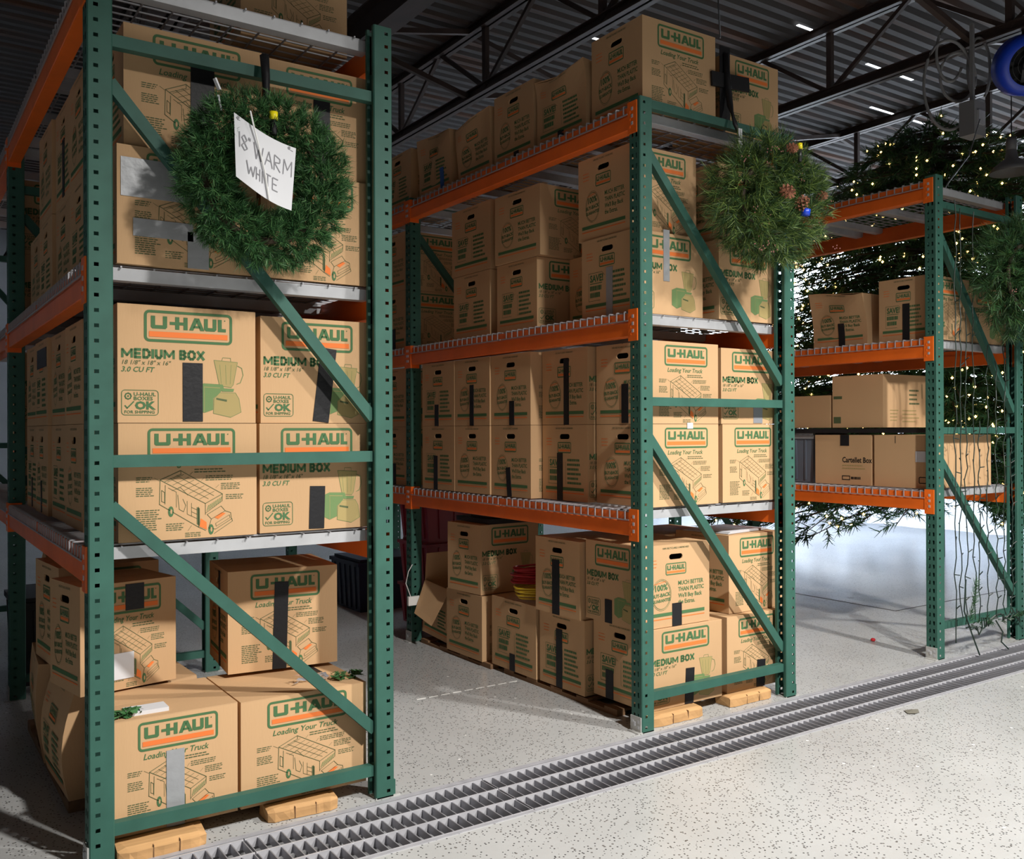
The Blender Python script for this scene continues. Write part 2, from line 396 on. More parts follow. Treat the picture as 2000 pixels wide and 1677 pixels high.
def beam_meshes(side):
    L = BAY - T; b = MB(); s = side   # local: y 0..L, x=0 outer face, inward = -side*x
    def X(x): return -s*x
    prof = [(.003, -.125), (0, -.122), (0, -.058), (.006, -.050), (.006, -.012), (.045, -.012), (.045, -.048), (.058, -.048), (.058, -.125)]
    vs = [(X(x), 0, z) for x, z in prof] + [(X(x), L, z) for x, z in prof]; n = len(prof)
    fs = [(i, (i+1) % n, n+(i+1) % n, n+i) for i in range(n)] + [tuple(range(n)), tuple(range(2*n-1, n-1, -1))]
    b.faces(vs, fs, 'orange'); beam = b.mesh('rail')
    cons = []
    for end in (0, 1):
        c = MB(); ya, yb = ((-.060, .004) if end == 0 else (L-.004, L+.060))
        x0, x1 = sorted((X(-.006), X(0)))
        c.box(x0, x1, ya, yb, -.148, .006, 'orange')
        yc0, yc1 = ((0, .005) if end == 0 else (L-.005, L)); xa, xb = sorted((X(0), X(.062)))
        c.box(xa, xb, yc0, yc1, -.148, .006, 'orange')
        yr = -.03 if end == 0 else L+.03; rv = MB()
        for z in (-.03, -.065, -.1): 
            xr0, xr1 = sorted((X(-.0085), X(-.006)))
            rv.box(xr0, xr1, yr-.006, yr+.006, z-.008, z+.008, 'zinc')
            rv.box(xr0, xr1, yr+.012, yr+.020, z-.02, z-.008, 'orange')
        cons.append((c.mesh('connector'), rv.mesh('rivets')))
    return beam, cons
BEAM = {-1: beam_meshes(-1), 1: beam_meshes(1)}
BAYN = {0: 'drain-end bay', 1: 'rear bay'}
SHN = {1: 'lowest shelf', 2: 'middle shelf', 3: 'top shelf'}
for rk, nb in ((1, 2), (2, 2), (3, 1)):
    for bay in range(nb):
        for l in (1, 2, 3):
            for s in (-1, 1):
                t = thing('load_beam', 'orange load beam, %s, %s side, %s, %s' % (SHN[l], 'tree' if s > 0 else 'far-from-tree', BAYN[bay], RS[rk]), 'beam',
                          (RU[rk] + (0 if s < 0 else RW[rk]), bay*BAY+T, LV[l]), 0, 'orange load beams')
                me, cons = BEAM[s]; link('rail', me, t)
                for c, rv in cons: tag(link('rivets', rv, link('connector', c, t)), kind='stuff')

def deck_meshes():
    g = MB(); L = (BAY-T)/2 - .01; r = .0028; wi = W
    k = 0; v = .03
    while v < L:
        pts = [(-.005, v, -.045), (-.005, v, -.002), (0, v, 0), (wi, v, 0), (wi+.005, v, -.002), (wi+.005, v, -.045)]
        for a, b_ in zip(pts, pts[1:]): g.bar(a, b_, r*2, r*2, 'wire')
        v += .0575
    for i in range(11):
        u = .012 + (wi-.024)*i/10; g.bar((u, 0, -r*2), (u, L, -r*2), r*2, r*2, 'wire')
    for u in (-.005, wi+.005): g.bar((u, 0, -.045), (u, L, -.045), r*2, r*2, 'wire')
    ch = MB(); c0, c1 = .05, wi-.05
    prof = [(-.030, -.007), (-.026, -.050), (.026, -.050), (.030, -.007), (.026, -.007), (.022, -.046), (-.022, -.046), (-.026, -.007)]
    n = len(prof)
    vs = [(c0+.0, y, z) for y, z in prof] + [(c1, y, z) for y, z in prof]
    ch.faces(vs, [(i, (i+1) % n, n+(i+1) % n, n+i) for i in range(n)], 'zinc')
    ch.box(c0-.035, c0, -.014, .014, -.013, -.009, 'zinc'); ch.box(c1, c1+.035, -.014, .014, -.013, -.009, 'zinc')
    return g.mesh('wire_grid'), ch.mesh('support_channel'), L
GRID, CHAN, DL = deck_meshes()
for rk, nb in ((1, 2), (2, 2), (3, 1)):
    for bay in range(nb):
        for l in (1, 2, 3):
            for k in range(2):
                t = thing('wire_deck', 'zinc wire mesh deck, %s half of %s, %s, %s' % (('drain', 'far')[k], SHN[l], BAYN[bay], RS[rk]), 'wire deck',
                          (RU[rk], bay*BAY+T+.004+k*(DL+.012), LV[l]-.003), 0, 'zinc wire mesh decks')
                t.scale = (RW[rk]/W, 1, 1); link('wire_grid', GRID, t)
                for y in (.045, DL/2, DL-.12): link('support_channel', CHAN, t, (0, y, 0))

# ------------------------------------------------------------------ drain grates
def grate_mesh():
    b = MB(); L, wd = .996, DV1-DV0-.012
    for k in range(24):
        u = .004 + k*(L-.008)/23; b.box(u-.002, u+.002, .004, wd-.004, -.032, -.001, 'grate')
    bars = MB()
    for i in range(4):
        v = .004 + i*(wd-.008)/3; bars.box(0, L, v-.0035, v+.0035, -.034, .002, 'grate_top')
    return b.mesh('cross_bars'), bars.mesh('long_bars')
GR, GB = grate_mesh()
for k in range(-2, 9):
    t = thing('drain_grate', 'grey steel bar grate panel lying in the floor drain', 'drain grate', (k*1.0-.62, DV0+.006, 0), 0, 'grate panels of the floor drain')
    o = link('cross_bars', GR, t); link('long_bars', GB, t)

# ------------------------------------------------------------------ print on the boxes
BWD, BHT = 0.475, 0.415
_tc = {}
def text2d(s, size, bold=0.0, shear=0.0, xs=1.0, align='LEFT', res=2):
    key = (s, bold, shear, res)
    if key not in _tc:
        cu = bpy.data.curves.new('t', 'FONT'); cu.body = s; cu.size = 1.0; cu.offset = bold; cu.shear = shear; cu.resolution_u = res
        cu.fill_mode = 'FRONT'
        o = bpy.data.objects.new('t', cu); col.objects.link(o)
        bpy.context.view_layer.update()
        dg = bpy.context.evaluated_depsgraph_get(); ev = o.evaluated_get(dg); me = ev.to_mesh()
        _tc[key] = ([(v.co.x, v.co.y) for v in me.vertices], [tuple(p.vertices) for p in me.polygons])
        ev.to_mesh_clear(); bpy.data.objects.remove(o); bpy.data.curves.remove(cu)
    vs, fs = _tc[key]
    x0 = min(v[0] for v in vs); x1 = max(v[0] for v in vs)
    off = x0 if align == 'LEFT' else (x0+x1)/2
    return [((x-off)*size*xs, y*size) for x, y in vs], fs
class Print(MB):
    dy = -0.0012; cur = None
    def parts(s):
        out = {}
        for f, k, n in zip(s.f, s.m, s.tags):
            b = out.setdefault(n, MB()); b.poly([s.v[i] for i in f], s.mats[k])
        return out
    def poly(s, pts, m): MB.poly(s, pts, m); s._t(1)
    def faces(s, vs, fs, m): MB.faces(s, vs, fs, m); s._t(len(fs))
    def _t(s, n):
        if not hasattr(s, 'tags'): s.tags = []
        s.tags += [s.cur or 'picture_print']*n
    def P(s, a, b): return (a, s.dy, b)
    def text(s, t, a, b, size, m, **k):
        o_ = s.cur; s.cur = s.cur or 'lettering_print'
        rot = k.pop('rot', 0.0); vs, fs = text2d(t, size, **k); c, sn = math.cos(rot), math.sin(rot)
        s.faces([s.P(a+x*c-y*sn, b+x*sn+y*c) for x, y in vs], fs, m); s.cur = o_
    def pg(s, pts, m): 
        s.poly([s.P(*p) for p in pts], m)
    def rect(s, a0, a1, b0, b1, m): s.pg([(a0,b0),(a1,b0),(a1,b1),(a0,b1)], m)
    def line(s, pts, wd, m, closed=False):
        if closed: pts = list(pts)+[pts[0]]
        for p, q in zip(pts, pts[1:]):
            dx, dz = q[0]-p[0], q[1]-p[1]; l = math.hypot(dx, dz) or 1e-6; nx, nz = -dz/l*wd/2, dx/l*wd/2
            ex, ez = dx/l*wd*.3, dz/l*wd*.3
            s.pg([(p[0]-ex-nx,p[1]-ez-nz),(q[0]+ex-nx,q[1]+ez-nz),(q[0]+ex+nx,q[1]+ez+nz),(p[0]-ex+nx,p[1]-ez+nz)], m)
    def rrect(s, a0, a1, b0, b1, r, wd, m):
        out = []; inn = []
        for cx, cy, st in ((a1-r,b1-r,0),(a0+r,b1-r,90),(a0+r,b0+r,180),(a1-r,b0+r,270)):
            for k in range(5):
                an = math.radians(st+22.5*k); out.append((cx+r*math.cos(an), cy+r*math.sin(an))); inn.append((cx+(r-wd)*math.cos(an), cy+(r-wd)*math.sin(an)))
        n = len(out)
        for i in range(n):
            j = (i+1) % n; s.pg([out[i], out[j], inn[j], inn[i]], m)
    def ell(s, cx, cy, rx, ry, m, wd=None, n=20):
        ps = [(cx+rx*math.cos(2*math.pi*k/n), cy+ry*math.sin(2*math.pi*k/n)) for k in range(n)]
        if wd is None: s.pg(ps, m)
        else: s.line(ps, wd, m, True)
    def logo(s, cx, cy, wd, ht):       # rounded frame, block letters, orange bar
        s.cur = 'logo_print'
        s.rrect(cx-wd/2, cx+wd/2, cy-ht/2, cy+ht/2, ht*.16, ht*.085, 'print_green')
        L, B = cx-wd*.425, cy-ht*.08; lw, lh = wd*.85, ht*.40
        X = lambda x: L+lw*x; Y = lambda y: B+lh*y
        def pg(pts): s.pg([(X(x), Y(y)) for x, y in pts], 'print_green')
        g = 'print_green'
        pg([(0,.12),(.02,0),(.19,0),(.21,.12),(.21,.28),(.0,.28)]); pg([(0,.28),(.055,.28),(.055,1),(0,1)]); pg([(.155,.28),(.21,.28),(.21,1),(.155,1)])
        pg([(.245,.36),(.315,.36),(.315,.6),(.245,.6)])
        pg([(.315,0),(.37,0),(.37,1),(.315,1)]); pg([(.37,.36),(.425,.36),(.425,.6),(.37,.6)]); pg([(.425,0),(.48,0),(.48,1),(.425,1)])
        pg([(.50,0),(.555,0),(.61,.72),(.57,1)]); pg([(.705,0),(.65,0),(.595,.72),(.635,1)]); pg([(.57,1),(.605,.66),(.635,1)]); pg([(.55,.2),(.655,.2),(.64,.38),(.565,.38)])
        pg([(.70,.14),(.725,0),(.845,0),(.87,.14),(.87,.28),(.70,.28)]); pg([(.70,.28),(.752,.28),(.752,1),(.70,1)]); pg([(.818,.28),(.87,.28),(.87,1),(.818,1)])
        pg([(.89,0),(1.0,0),(1.0,.26),(.89,.26)]); pg([(.89,.26),(.943,.26),(.943,1),(.89,1)])
        s.ell(X(.985), Y(.93), lh*.055, lh*.055, g, n=6)
        s.rect(cx-wd*.445, cx+wd*.445, cy-ht*.34, cy-ht*.17, 'print_orange'); s.cur = None
    def words(s, a0, a1, b1, b0, n, m='print_line', seed=0, hf=.42, slant=0.0):
        r = random.Random(seed); st = (b1-b0)/n; o_ = s.cur; s.cur = 'lettering_print'
        for i in range(n):
            b = b1-(i+.75)*st; a = a0; end = a1-(r.random()*.25*(a1-a0))
            while a < end:
                l = .006+r.random()*.012; l = min(l, end-a)
                if l > .002:
                    q0, q1 = b+slant*(a-a0), b+slant*(a+l-a0); h = st*hf
                    s.pg([(a,q0),(a+l,q1),(a+l,q1+h),(a,q0+h)], m)
                a += l+.0028
        s.cur = o_

def art_truck():
    p = Print(); p.logo(.008, .345, .302, .105)
    p.text('Loading Your Truck', .0, .262, .030, 'print_green', bold=.012, shear=.25, align='CENTER')
    def C(zx, zy): return ((zx-893)/1927*.475, .415*(1-(zy-20)/1590))
    def ln(pts, wd=.0016, m='print_line', closed=False): p.line([C(*q) for q in pts], wd, m, closed)
    ln([(480,790),(760,670),(1350,1010),(1105,1135)], .002, closed=True)
    ln([(480,790),(470,1120),(1010,1460),(1010,1180)], .002); ln([(1105,1135),(1105,1290)]); ln([(1350,1010),(1345,1110),(1105,1270)])
    ln([(760,670),(765,720),(540,815)]); ln([(550,860),(545,1120)]); ln([(500,930),(500,1080),(540,1100),(540,960)], closed=True)
    for t in (.12,.24,.36,.48,.60,.72,.84):
        a = (480+t*625, 790+t*345); b = (760+t*590, 670+t*340)
        ln([(a[0]+.08*(b[0]-a[0]), a[1]+.08*(b[1]-a[1])), (a[0]+.9*(b[0]-a[0]), a[1]+.9*(b[1]-a[1]))], .0012)
    for f in (.34,.66):
        a0 = (480+280*f, 790-120*f); a1 = (1105+245*f, 1135-125*f); ln([(a0[0]+40, a0[1]+25), (a1[0]-40, a1[1]-22)], .0012)
    ln([(590,900),(700,960),(700,1170)], .0012); ln([(720,1000),(740,1200),(800,1235),(830,1150),(790,1060)], .0014); ln([(640,940),(760,900),(860,1010)], .0012)
    ln([(850,1090),(850,1270),(910,1300),(910,1120)], .0012); ln([(910,1180),(990,1220)], .0012); ln([(910,1240),(990,1280)], .0012); ln([(910,1300),(990,1340)], .0012)
    p.pg([C(*q) for q in ((985,1180),(1025,1200),(1025,1440),(985,1415))], 'print_line')
    for k in range(8):
        x = 1130+k*26; y = 1235-k*15; ln([(x, y), (x+24, y-75)], .0022, 'print_mid')
    ln([(1130,1290),(1330,1180),(1390,1250),(1190,1355)], closed=True); ln([(1190,1355),(1150,1480),(1250,1500),(1480,1370),(1470,1280),(1390,1250)])
    ln([(1230,1560),(1495,1400),(1485,1360)]); ln([(1250,1420),(1450,1310),(1460,1350),(1260,1460)], .0012, closed=True)
    p.pg([C(*q) for q in ((1235,1335),(1340,1270),(1395,1285),(1290,1360))], 'print_orange')
    p.pg([C(*q) for q in ((1040,1340),(1120,1395),(1125,1500),(1020,1450))], 'print_orange'); ln([(1010,1460),(1110,1510)])
    for x, y in ((625,1225),(1185,1500)):
        cx, cy = C(x, y); p.ell(cx, cy, .0095, .019, 'print_green', n=14)
        p.dy = -.0016; p.ell(cx+.001, cy, .0035, .009, 'kraft', n=10); p.dy = -.0012
    k = 0
    for x0, y0, x1, y1, n in ((160,740,380,820,3),(160,880,430,1010,5),(160,1180,500,1470,10),(560,1380,820,1490,4),(820,1520,1080,1590,3),(950,640,1450,710,2),(1110,740,1540,820,3),(1330,850,1630,950,4),(1400,1010,1690,1090,3)):
        a0, b1 = C(x0, y0); a1, b0 = C(x1, y1); k += 1; p.words(a0, a1, b1, b0, n, seed=k)
    for l in (((400,760),(470,800)),((930,690),(890,730)),((1090,770),(1050,815)),((1300,880),(1255,920)),((910,1430),(860,1500))): ln(l, .001)
    return p
def art_medium():
    p = Print(); p.logo(0, .342, .304, .112)
    def C(zx, zy): return ((zx-982)/1855*.475, .415*(1245-zy)/1604)
    p.cur = 'lettering_print'; a, b = C(100, 372); hh, sw = .0345, .0092
    G = {'M': (.034, [[(0,0),(0,1)],[(1,0),(1,1)],[(.02,.95),(.5,.22)],[(.98,.95),(.5,.22)]]), 'E': (.019, [[(0,0),(0,1)],[(0,.0),(1,.0)],[(0,.5),(.9,.5)],[(0,1),(1,1)]]),
         'D': (.021, [[(0,0),(0,1)],[(0,1),(.6,1),(1,.7),(1,.3),(.6,0),(0,0)]]), 'I': (.0001, [[(0,0),(0,1)]]), 'U': (.020, [[(0,1),(0,.25),(.3,0),(.7,0),(1,.25),(1,1)]]),
         'B': (.019, [[(0,0),(0,1)],[(0,1),(.7,1),(.95,.78),(.7,.54),(0,.54)],[(.7,.5),(1,.27),(.7,0),(0,0)]]), 'O': (.023, [[(.3,0),(0,.25),(0,.75),(.3,1),(.7,1),(1,.75),(1,.25),(.7,0),(.3,0)]]), 'X': (.023, [[(0,0),(1,1)],[(0,1),(1,0)]])}
    x = a+sw/2
    for ch in 'MEDIUM BOX':
        if ch == ' ': x += .014; continue
        gw, st = G[ch]
        for q in st: p.line([(a+(x+gw*u_-a)*.88, b+sw*.4+(hh-sw*.8)*v_) for u_, v_ in q], sw*(.85 if ch == 'M' else 1), 'print_green')
        x += gw+sw+.0035
    p.cur = None
    p.dy = -.0012; a, b = C(110, 455); p.text('18 1/8" x 18" x 16"', a, b, .021, 'print_line', bold=.01, shear=.25)
    a, b = C(100, 555); p.text('3.0 CU FT', a, b, .025, 'print_green', bold=.015, shear=.25)
    p.cur = 'badge_print'; a0, b0 = C(100, 1145); a1, b1 = C(575, 800); p.rrect(a0, a1, b0, b1, .012, .0022, 'print_green')
    p.text('U-HAUL', a0+.040, b0+.0685, .0175, 'print_green', bold=.02, xs=1.15); p.text('BOXES', a0+.040, b0+.0535, .0175, 'print_green', bold=.02, xs=1.2)
    p.ell(a0+.022, b0+.067, .010, .0105, 'print_green', .004, 8); p.ell(a0+.022, b0+.067, .0035, .0035, 'print_green', n=6)
    p.text('OK', a0+.044, b0+.0225, .037, 'print_green', bold=.05, xs=1.15)
    p.line([(a0+.012, b0+.034), (a0+.019, b0+.025), (a0+.040, b0+.048)], .0042, 'print_green')
    p.text('FOR SHIPPING', a0+.010, b0+.007, .0145, 'print_green', bold=.015, xs=1.08); p.cur = None
    def pg(pts, m): p.pg([C(*q) for q in pts], m)
    def ln(pts, wd=.0014, m='print_mid', closed=False): p.line([C(*q) for q in pts], wd, m, closed)
    p.dy = -.0008
    pg([(1320,360),(1650,380),(1590,700),(1560,740),(1400,720),(1390,690)], 'print_pale')
    pg([(1320,900),(1400,815),(1620,815),(1670,900),(1700,1090),(1550,1165),(1310,1110)], 'print_pale')
    p.dy = -.0010
    pg([(1050,740),(1180,690),(1440,700),(1460,760),(1310,900),(1305,1060),(1185,1105),(1050,1040)], 'print_mid')
    p.dy = -.0012
    ln([(1320,360),(1650,380),(1590,700),(1560,740),(1400,720),(1390,690)], closed=True); ln([(1430,360),(1440,320),(1550,322),(1555,372)])
    ln([(1400,420),(1420,690)], .001); ln([(1480,420),(1490,700)], .001); ln([(1560,420),(1545,690)], .001)
    ln([(1650,430),(1710,460),(1730,560),(1690,670),(1640,690)], .0022)
    ln([(1320,900),(1400,815),(1620,815),(1670,900),(1700,1090),(1550,1165),(1310,1110)], closed=True); pg([(1430,800),(1590,800),(1600,760),(1420,750)], 'print_mid')
    pg([(1350,890),(1500,915),(1495,945),(1350,915)], 'print_line'); ln([(1180,740),(1400,750)], .002, 'print_pale'); ln([(1185,750),(1185,1105)], .0012, 'print_pale')
    return p
def art_side(kind):
    p = Print()
    p.text('100% RECYCLABLE CARDBOARD', 0, .392, .0125, 'print_line', bold=.01, align='CENTER')
    p.logo(0, .290, .142, .060)
    if kind == 'hundred':
        cx, cy = -.100, .165
        p.ell(cx, cy, .060, .072, 'print_green', .0022, 28); p.ell(cx, cy, .066, .079, 'print_green', .0014, 28)
        p.text('100%', cx, cy+.022, .042, 'print_green', bold=.03, align='CENTER', rot=.06)
        p.text('BUY-BACK', cx, cy-.010, .0255, 'print_green', bold=.03, align='CENTER', rot=.06)
        p.text('GUARANTEE', cx, cy-.036, .0215, 'print_green', bold=.03, align='CENTER', rot=.06)
        p.line([(cx-.05, cy+.055), (cx+.03, cy+.066)], .003, 'print_orange')
        for i, s in enumerate(('MUCH BETTER', 'THAN PLASTIC', "We'll Buy Back", 'the Extras.')):
            p.text(s, .015, .205-i*.032, .030, 'print_green', bold=.018, xs=.9)
    else:
        a0 = -.170
        p.line([(a0,.235),(a0+.125,.235),(a0+.15,.215)], .002, 'print_green'); p.line([(a0,.235),(a0,.09),(a0+.11,.09)], .002, 'print_green')
        p.text('SAVE!', a0+.012, .190, .050, 'print_green', bold=.035)
        p.rect(a0+.012, a0+.125, .178, .182, 'print_green')
        p.words(a0+.012, a0+.125, .170, .135, 1, 'print_green', 3, .7); p.words(a0+.012, a0+.115, .135, .098, 1, 'print_green', 4, .7)
        p.line([(.012,.09),(.012,.215)], .0018, 'print_green')
        p.words(.03, .175, .235, .085, 6, 'print_green', 9, .5)
    p.cur = 'stripe_print'; p.rect(-.2, .2, .056, .073, 'print_green'); p.rect(-.2, .2, .040, .045, 'print_orange'); p.cur = None
    p.words(-.19, -.12, .35, .30, 3, 'print_orange', 6, .25)
    return p
ART = {'truck': art_truck(), 'medium': art_medium(), 'hundred': art_side('hundred'), 'save': art_side('save')}
ART = {k: {n: b.mesh(n) for n, b in p.parts().items()} for k, p in ART.items()}
ARTN = {'truck': 'truck-print', 'medium': 'appliance-print', 'hundred': 'buy-back print', 'save': 'savings print', None: 'plain'}

# ------------------------------------------------------------------ cardboard boxes
def face_frames(wd, dp, ht):
    return {'f': (Vector((0, -dp/2, 0)), 0.0, wd), 's': (Vector((-wd/2, 0, 0)), -math.pi/2, dp), 'r': (Vector((wd/2, 0, 0)), math.pi/2, dp), 'b': (Vector((0, dp/2, 0)), math.pi, wd)}
def slab(mb, a, b, wd, ht, m, th=.0012, tilt=0.0, dy=-.0016):
    c, s = math.cos(tilt), math.sin(tilt); q = []
    for x, z in ((-wd/2,0),(wd/2,0),(wd/2,ht),(-wd/2,ht)): q.append((a+x*c-z*s, b+x*s+z*c))
    vs = [(x, dy-th, z) for x, z in q]+[(x, dy+.0014, z) for x, z in q]
    mb.faces(vs, ((0,1,2,3),(0,4,5,1),(1,5,6,2),(2,6,7,3),(3,7,4,0)), m)
def make_box(label, corner, wd, dp, ht, rz=0.0, front=None, side=None, right=None, tapes=(), notes=(), warp=None, flaps=True, group='kraft moving boxes', name='moving_box', holes=True, open_flap=None, mat_='kraft', text=None):
    R = Matrix.Rotation(rz, 3, 'Z'); cen = Vector(corner) + R @ Vector((wd/2, dp/2, 0))
    t = thing(name, label, 'box', cen, rz, group)
    FF = face_frames(wd, dp, ht); art = {'f': front, 's': side}
    b = MB(); hb = ht-.004
    N = 8 if warp else 1
    def put(key, pts3): pass
    for key in ('f', 's', 'r', 'b'):
        o, ang, fwid = FF[key]; Rz = Matrix.Rotation(ang, 3, 'Z')
        P = lambda a, z: o + Rz @ Vector((a, 0, z))
        if holes and not warp and art.get(key) in ('hundred', 'save'):
            hc, hw, hh = hb*.855, .047, .014
            outer = [(-fwid/2,0),(fwid/2,0),(fwid/2,hb),(-fwid/2,hb)]
            hole = []
            for k in range(5): an = math.radians(-90+45*k); hole.append((hw-hh+hh*math.cos(an), hc+hh*math.sin(an)))
            for k in range(5): an = math.radians(90+45*k); hole.append((-hw+hh+hh*math.cos(an), hc+hh*math.sin(an)))
            allp = outer+hole; tri = tessellate_polygon([[Vector((x,y,0)) for x,y in outer], [Vector((x,y,0)) for x,y in hole]])
            b.faces([P(*q) for q in allp], [tuple(f) for f in tri], mat_)
            n = len(hole); inn = [P(*q) for q in hole]; dep = [q + (Rz @ Vector((0, .006, 0))) for q in inn]
            b.faces(inn+dep, [(i, (i+1) % n, n+(i+1) % n, n+i) for i in range(n)], 'kraft')
        else:
            for i in range(N):
                for j in range(N):
                    a0, a1 = -fwid/2+fwid*i/N, -fwid/2+fwid*(i+1)/N; z0, z1 = hb*j/N, hb*(j+1)/N
                    b.poly([P(a0,z0),P(a1,z0),P(a1,z1),P(a0,z1)], mat_)
    b.poly([(-wd/2,-dp/2,0),(-wd/2,dp/2,0),(wd/2,dp/2,0),(wd/2,-dp/2,0)], mat_)
    if open_flap is None:
        for i in range(N):
            for j in range(N):
                x0, x1 = -wd/2+wd*i/N, -wd/2+wd*(i+1)/N; y0, y1 = -dp/2+dp*j/N, -dp/2+dp*(j+1)/N
                b.poly([(x0,y0,hb),(x1,y0,hb),(x1,y1,hb),(x0,y1,hb)], mat_)
    def fin(me):
        if warp:
            for v in me.vertices: v.co = warp(v.co.copy(), wd, dp, ht)
            me.update()
        return me
    body = link('body', fin(b.mesh('body')), t)
    if flaps and open_flap is None:
        for sgn in (-1, 1):
            f = MB(); y0, y1 = sorted((sgn*.0025, sgn*(dp/2))); n = 8 if warp else 1
            for i in range(n): f.box(-wd/2+wd*i/n, -wd/2+wd*(i+1)/n, y0, y1, hb, ht, mat_)
            link('flap', fin(f.mesh('flap')), t)
    if open_flap == 'hang':     # torn flap folded down over the side face
        f = MB(); q = [(-wd/2-.004, -dp/2+.01, ht), (-wd/2-.004, dp/2-.01, ht), (-wd/2-.10, dp/2-.05, ht*.42), (-wd/2-.10, -dp/2+.06, ht*.34)]
        f.faces(q+[(x-.004, y, z-.003) for x, y, z in q], ((0,1,2,3),(7,6,5,4),(0,4,5,1),(1,5,6,2),(2,6,7,3),(3,7,4,0)), mat_); link('flap', f.mesh('flap'), t)
        t.rotation_euler = (math.radians(6), 0, rz); t.location.z += .022
        f = MB(); f.box(-wd/2, 0, dp/2-.006, dp/2, ht-.01, ht+.18, mat_); link('flap', f.mesh('flap'), t)
    for key in ('f', 's', 'r'):
        a = art.get(key)
        if not a: continue
        o, ang, fwid = FF[key]
        for nm, me in ART[a].items():
            if warp:
                me = me.copy(); Rz = Matrix.Rotation(ang, 3, 'Z')
                for v in me.vertices:
                    c = Vector((v.co.x*fwid/BWD, v.co.y, v.co.z*ht/BHT)); v.co = warp(o + Rz @ c, wd, dp, ht) + Rz @ Vector((0, -.0015, 0))
                me.update(); pr = link(nm, me, body)
            else:
                pr = link(nm, me, body, o, (0, 0, ang)); pr.scale = (fwid/BWD, 1, ht/BHT)
            pr['kind'] = 'stuff'
    for key, a, z, tw, th, m, *tl in tapes:
        o, ang, fwid = FF[key] if key != 't' else (Vector((0, 0, ht)), 0, wd)
        s = MB()
        if key == 't':
            s.box(a-tw/2, a+tw/2, z, z+th, 0, .0015, m); link('tape_strip', s.mesh('tape_strip'), t, o)
        else:
            n = 6
            for k in range(n): slab(s, a - math.sin(tl[0] if tl else 0)*th*k/n, z+math.cos(tl[0] if tl else 0)*th*k/n, tw, th/n*1.0, m, tilt=tl[0] if tl else 0.0)
            me = s.mesh('tape_strip')
            if warp:
                Rz = Matrix.Rotation(ang, 3, 'Z')
                for v in me.vertices: v.co = warp(o + Rz @ v.co, wd, dp, ht) + Rz @ Vector((0, -.001, 0))
                link('tape_strip', me, t)
            else: link('tape_strip', me, t, o, (0, 0, ang))
    for key, a, z, nw, nh in notes:
        o, ang, fwid = FF[key]; s = MB(); slab(s, a, z, nw, nh, 'paper', dy=-.003); link('paper_note', s.mesh('paper_note'), t, o, (0, 0, ang))
    return t

def crush(k):
    r = random.Random(k); sx, sy = r.uniform(-.06, .06), r.uniform(.0, .07); ph = r.uniform(0, 6); dz = r.uniform(.02, .07)
    def f(p, wd, dp, ht):
        q = p.copy(); h = p.z/ht
        q.x += sx*.5*h*h + .010*math.sin(ph+p.y*14+p.z*9)*h; q.y += sy*.4*h*h + .008*math.sin(ph*2+p.x*12+p.z*11)*h
        q.z -= dz*h*h*(.5+.5*math.sin(ph+p.y*9+p.x*3)); return q
    return f
def bulge(amt, lean=0.0):
    def f(p, wd, dp, ht):
        q = p.copy(); h = p.z/ht; k = math.sin(math.pi*min(max(h, 0), 1))
        q.x += (amt*k*math.copysign(1, p.x) if abs(p.x) > wd*.45 else 0) + lean*h; q.z -= .02*h*(1-abs(2*p.x/wd)); return q
    return f

BL, GY = 'tape_black', 'tape_grey'
RK = {1: 'note-wreath rack', 2: 'pine-wreath rack', 3: 'rack beside the tree'}
ORD = ('first', 'second', 'third', 'fourth', 'fifth')
def lab(rk, shelf, row, where, art, extra=''):
    sh = {0: 'on the floor', 1: 'lowest shelf', 2: 'middle shelf', 3: 'top shelf'}[shelf]
    return '%s box%s, %s, %s row, %s, %s' % (ARTN[art], extra, where, row, sh, RK[rk])

H = .413
# --- rack 1, front pairs
z1, z2, z3 = LV[1]+.004, LV[2]+.004, LV[3]+.004
make_box(lab(1,1,'lower','drain end away from tree','truck'), (-1.01,.085,z1), .485,.41,H, 0,'truck','hundred','save')
make_box(lab(1,1,'upper','drain end away from tree','medium'), (-1.012,.082,z1+H+.002), .483,.41,H, 0,'medium','hundred','save', tapes=[('f',.012,.005,.07,.21,BL)])
make_box(lab(1,1,'lower','drain end tree side','medium'), (-.508,.10,z1), .46,.41,H, 0,'medium','hundred','save', tapes=[('f',-.005,.005,.062,.165,BL,-.03)])
make_box(lab(1,1,'upper','drain end tree side','medium'), (-.50,.11,z1+H+.002), .455,.41,.405, -.02,'medium','save','save', tapes=[('f',.01,.005,.065,.29,BL,-.12)])
make_box(lab(1,2,'lower','drain end away from tree','truck',' with grey tape'), (-1.012,.085,z2), .49,.41,H, 0,'truck','hundred','save',
         tapes=[('f',-.09,.10,.205,.062,GY),('f',-.11,.235,.245,.135,GY),('f',.03,.004,.075,.13,GY)])
make_box(lab(1,2,'upper','drain end away from tree','truck'), (-.985,.105,z2+H+.002), .492,.41,.43, 0,'truck','save','save', tapes=[('f',.025,.06,.085,.28,BL)])
make_box(lab(1,2,'lower','drain end tree side','truck'), (-.50,.10,z2), .45,.41,H, 0,'truck','hundred','save')
make_box(lab(1,2,'upper','drain end tree side','truck'), (-.478,.12,z2+H+.002), .43,.41,.425, -.01,'truck','save','save', tapes=[('f',.015,.04,.068,.26,BL)])
make_box('truck-print box standing on the top deck of the note-wreath rack', (-.50,.33,z3), .455,.42,.42, 0,'truck','save','save')
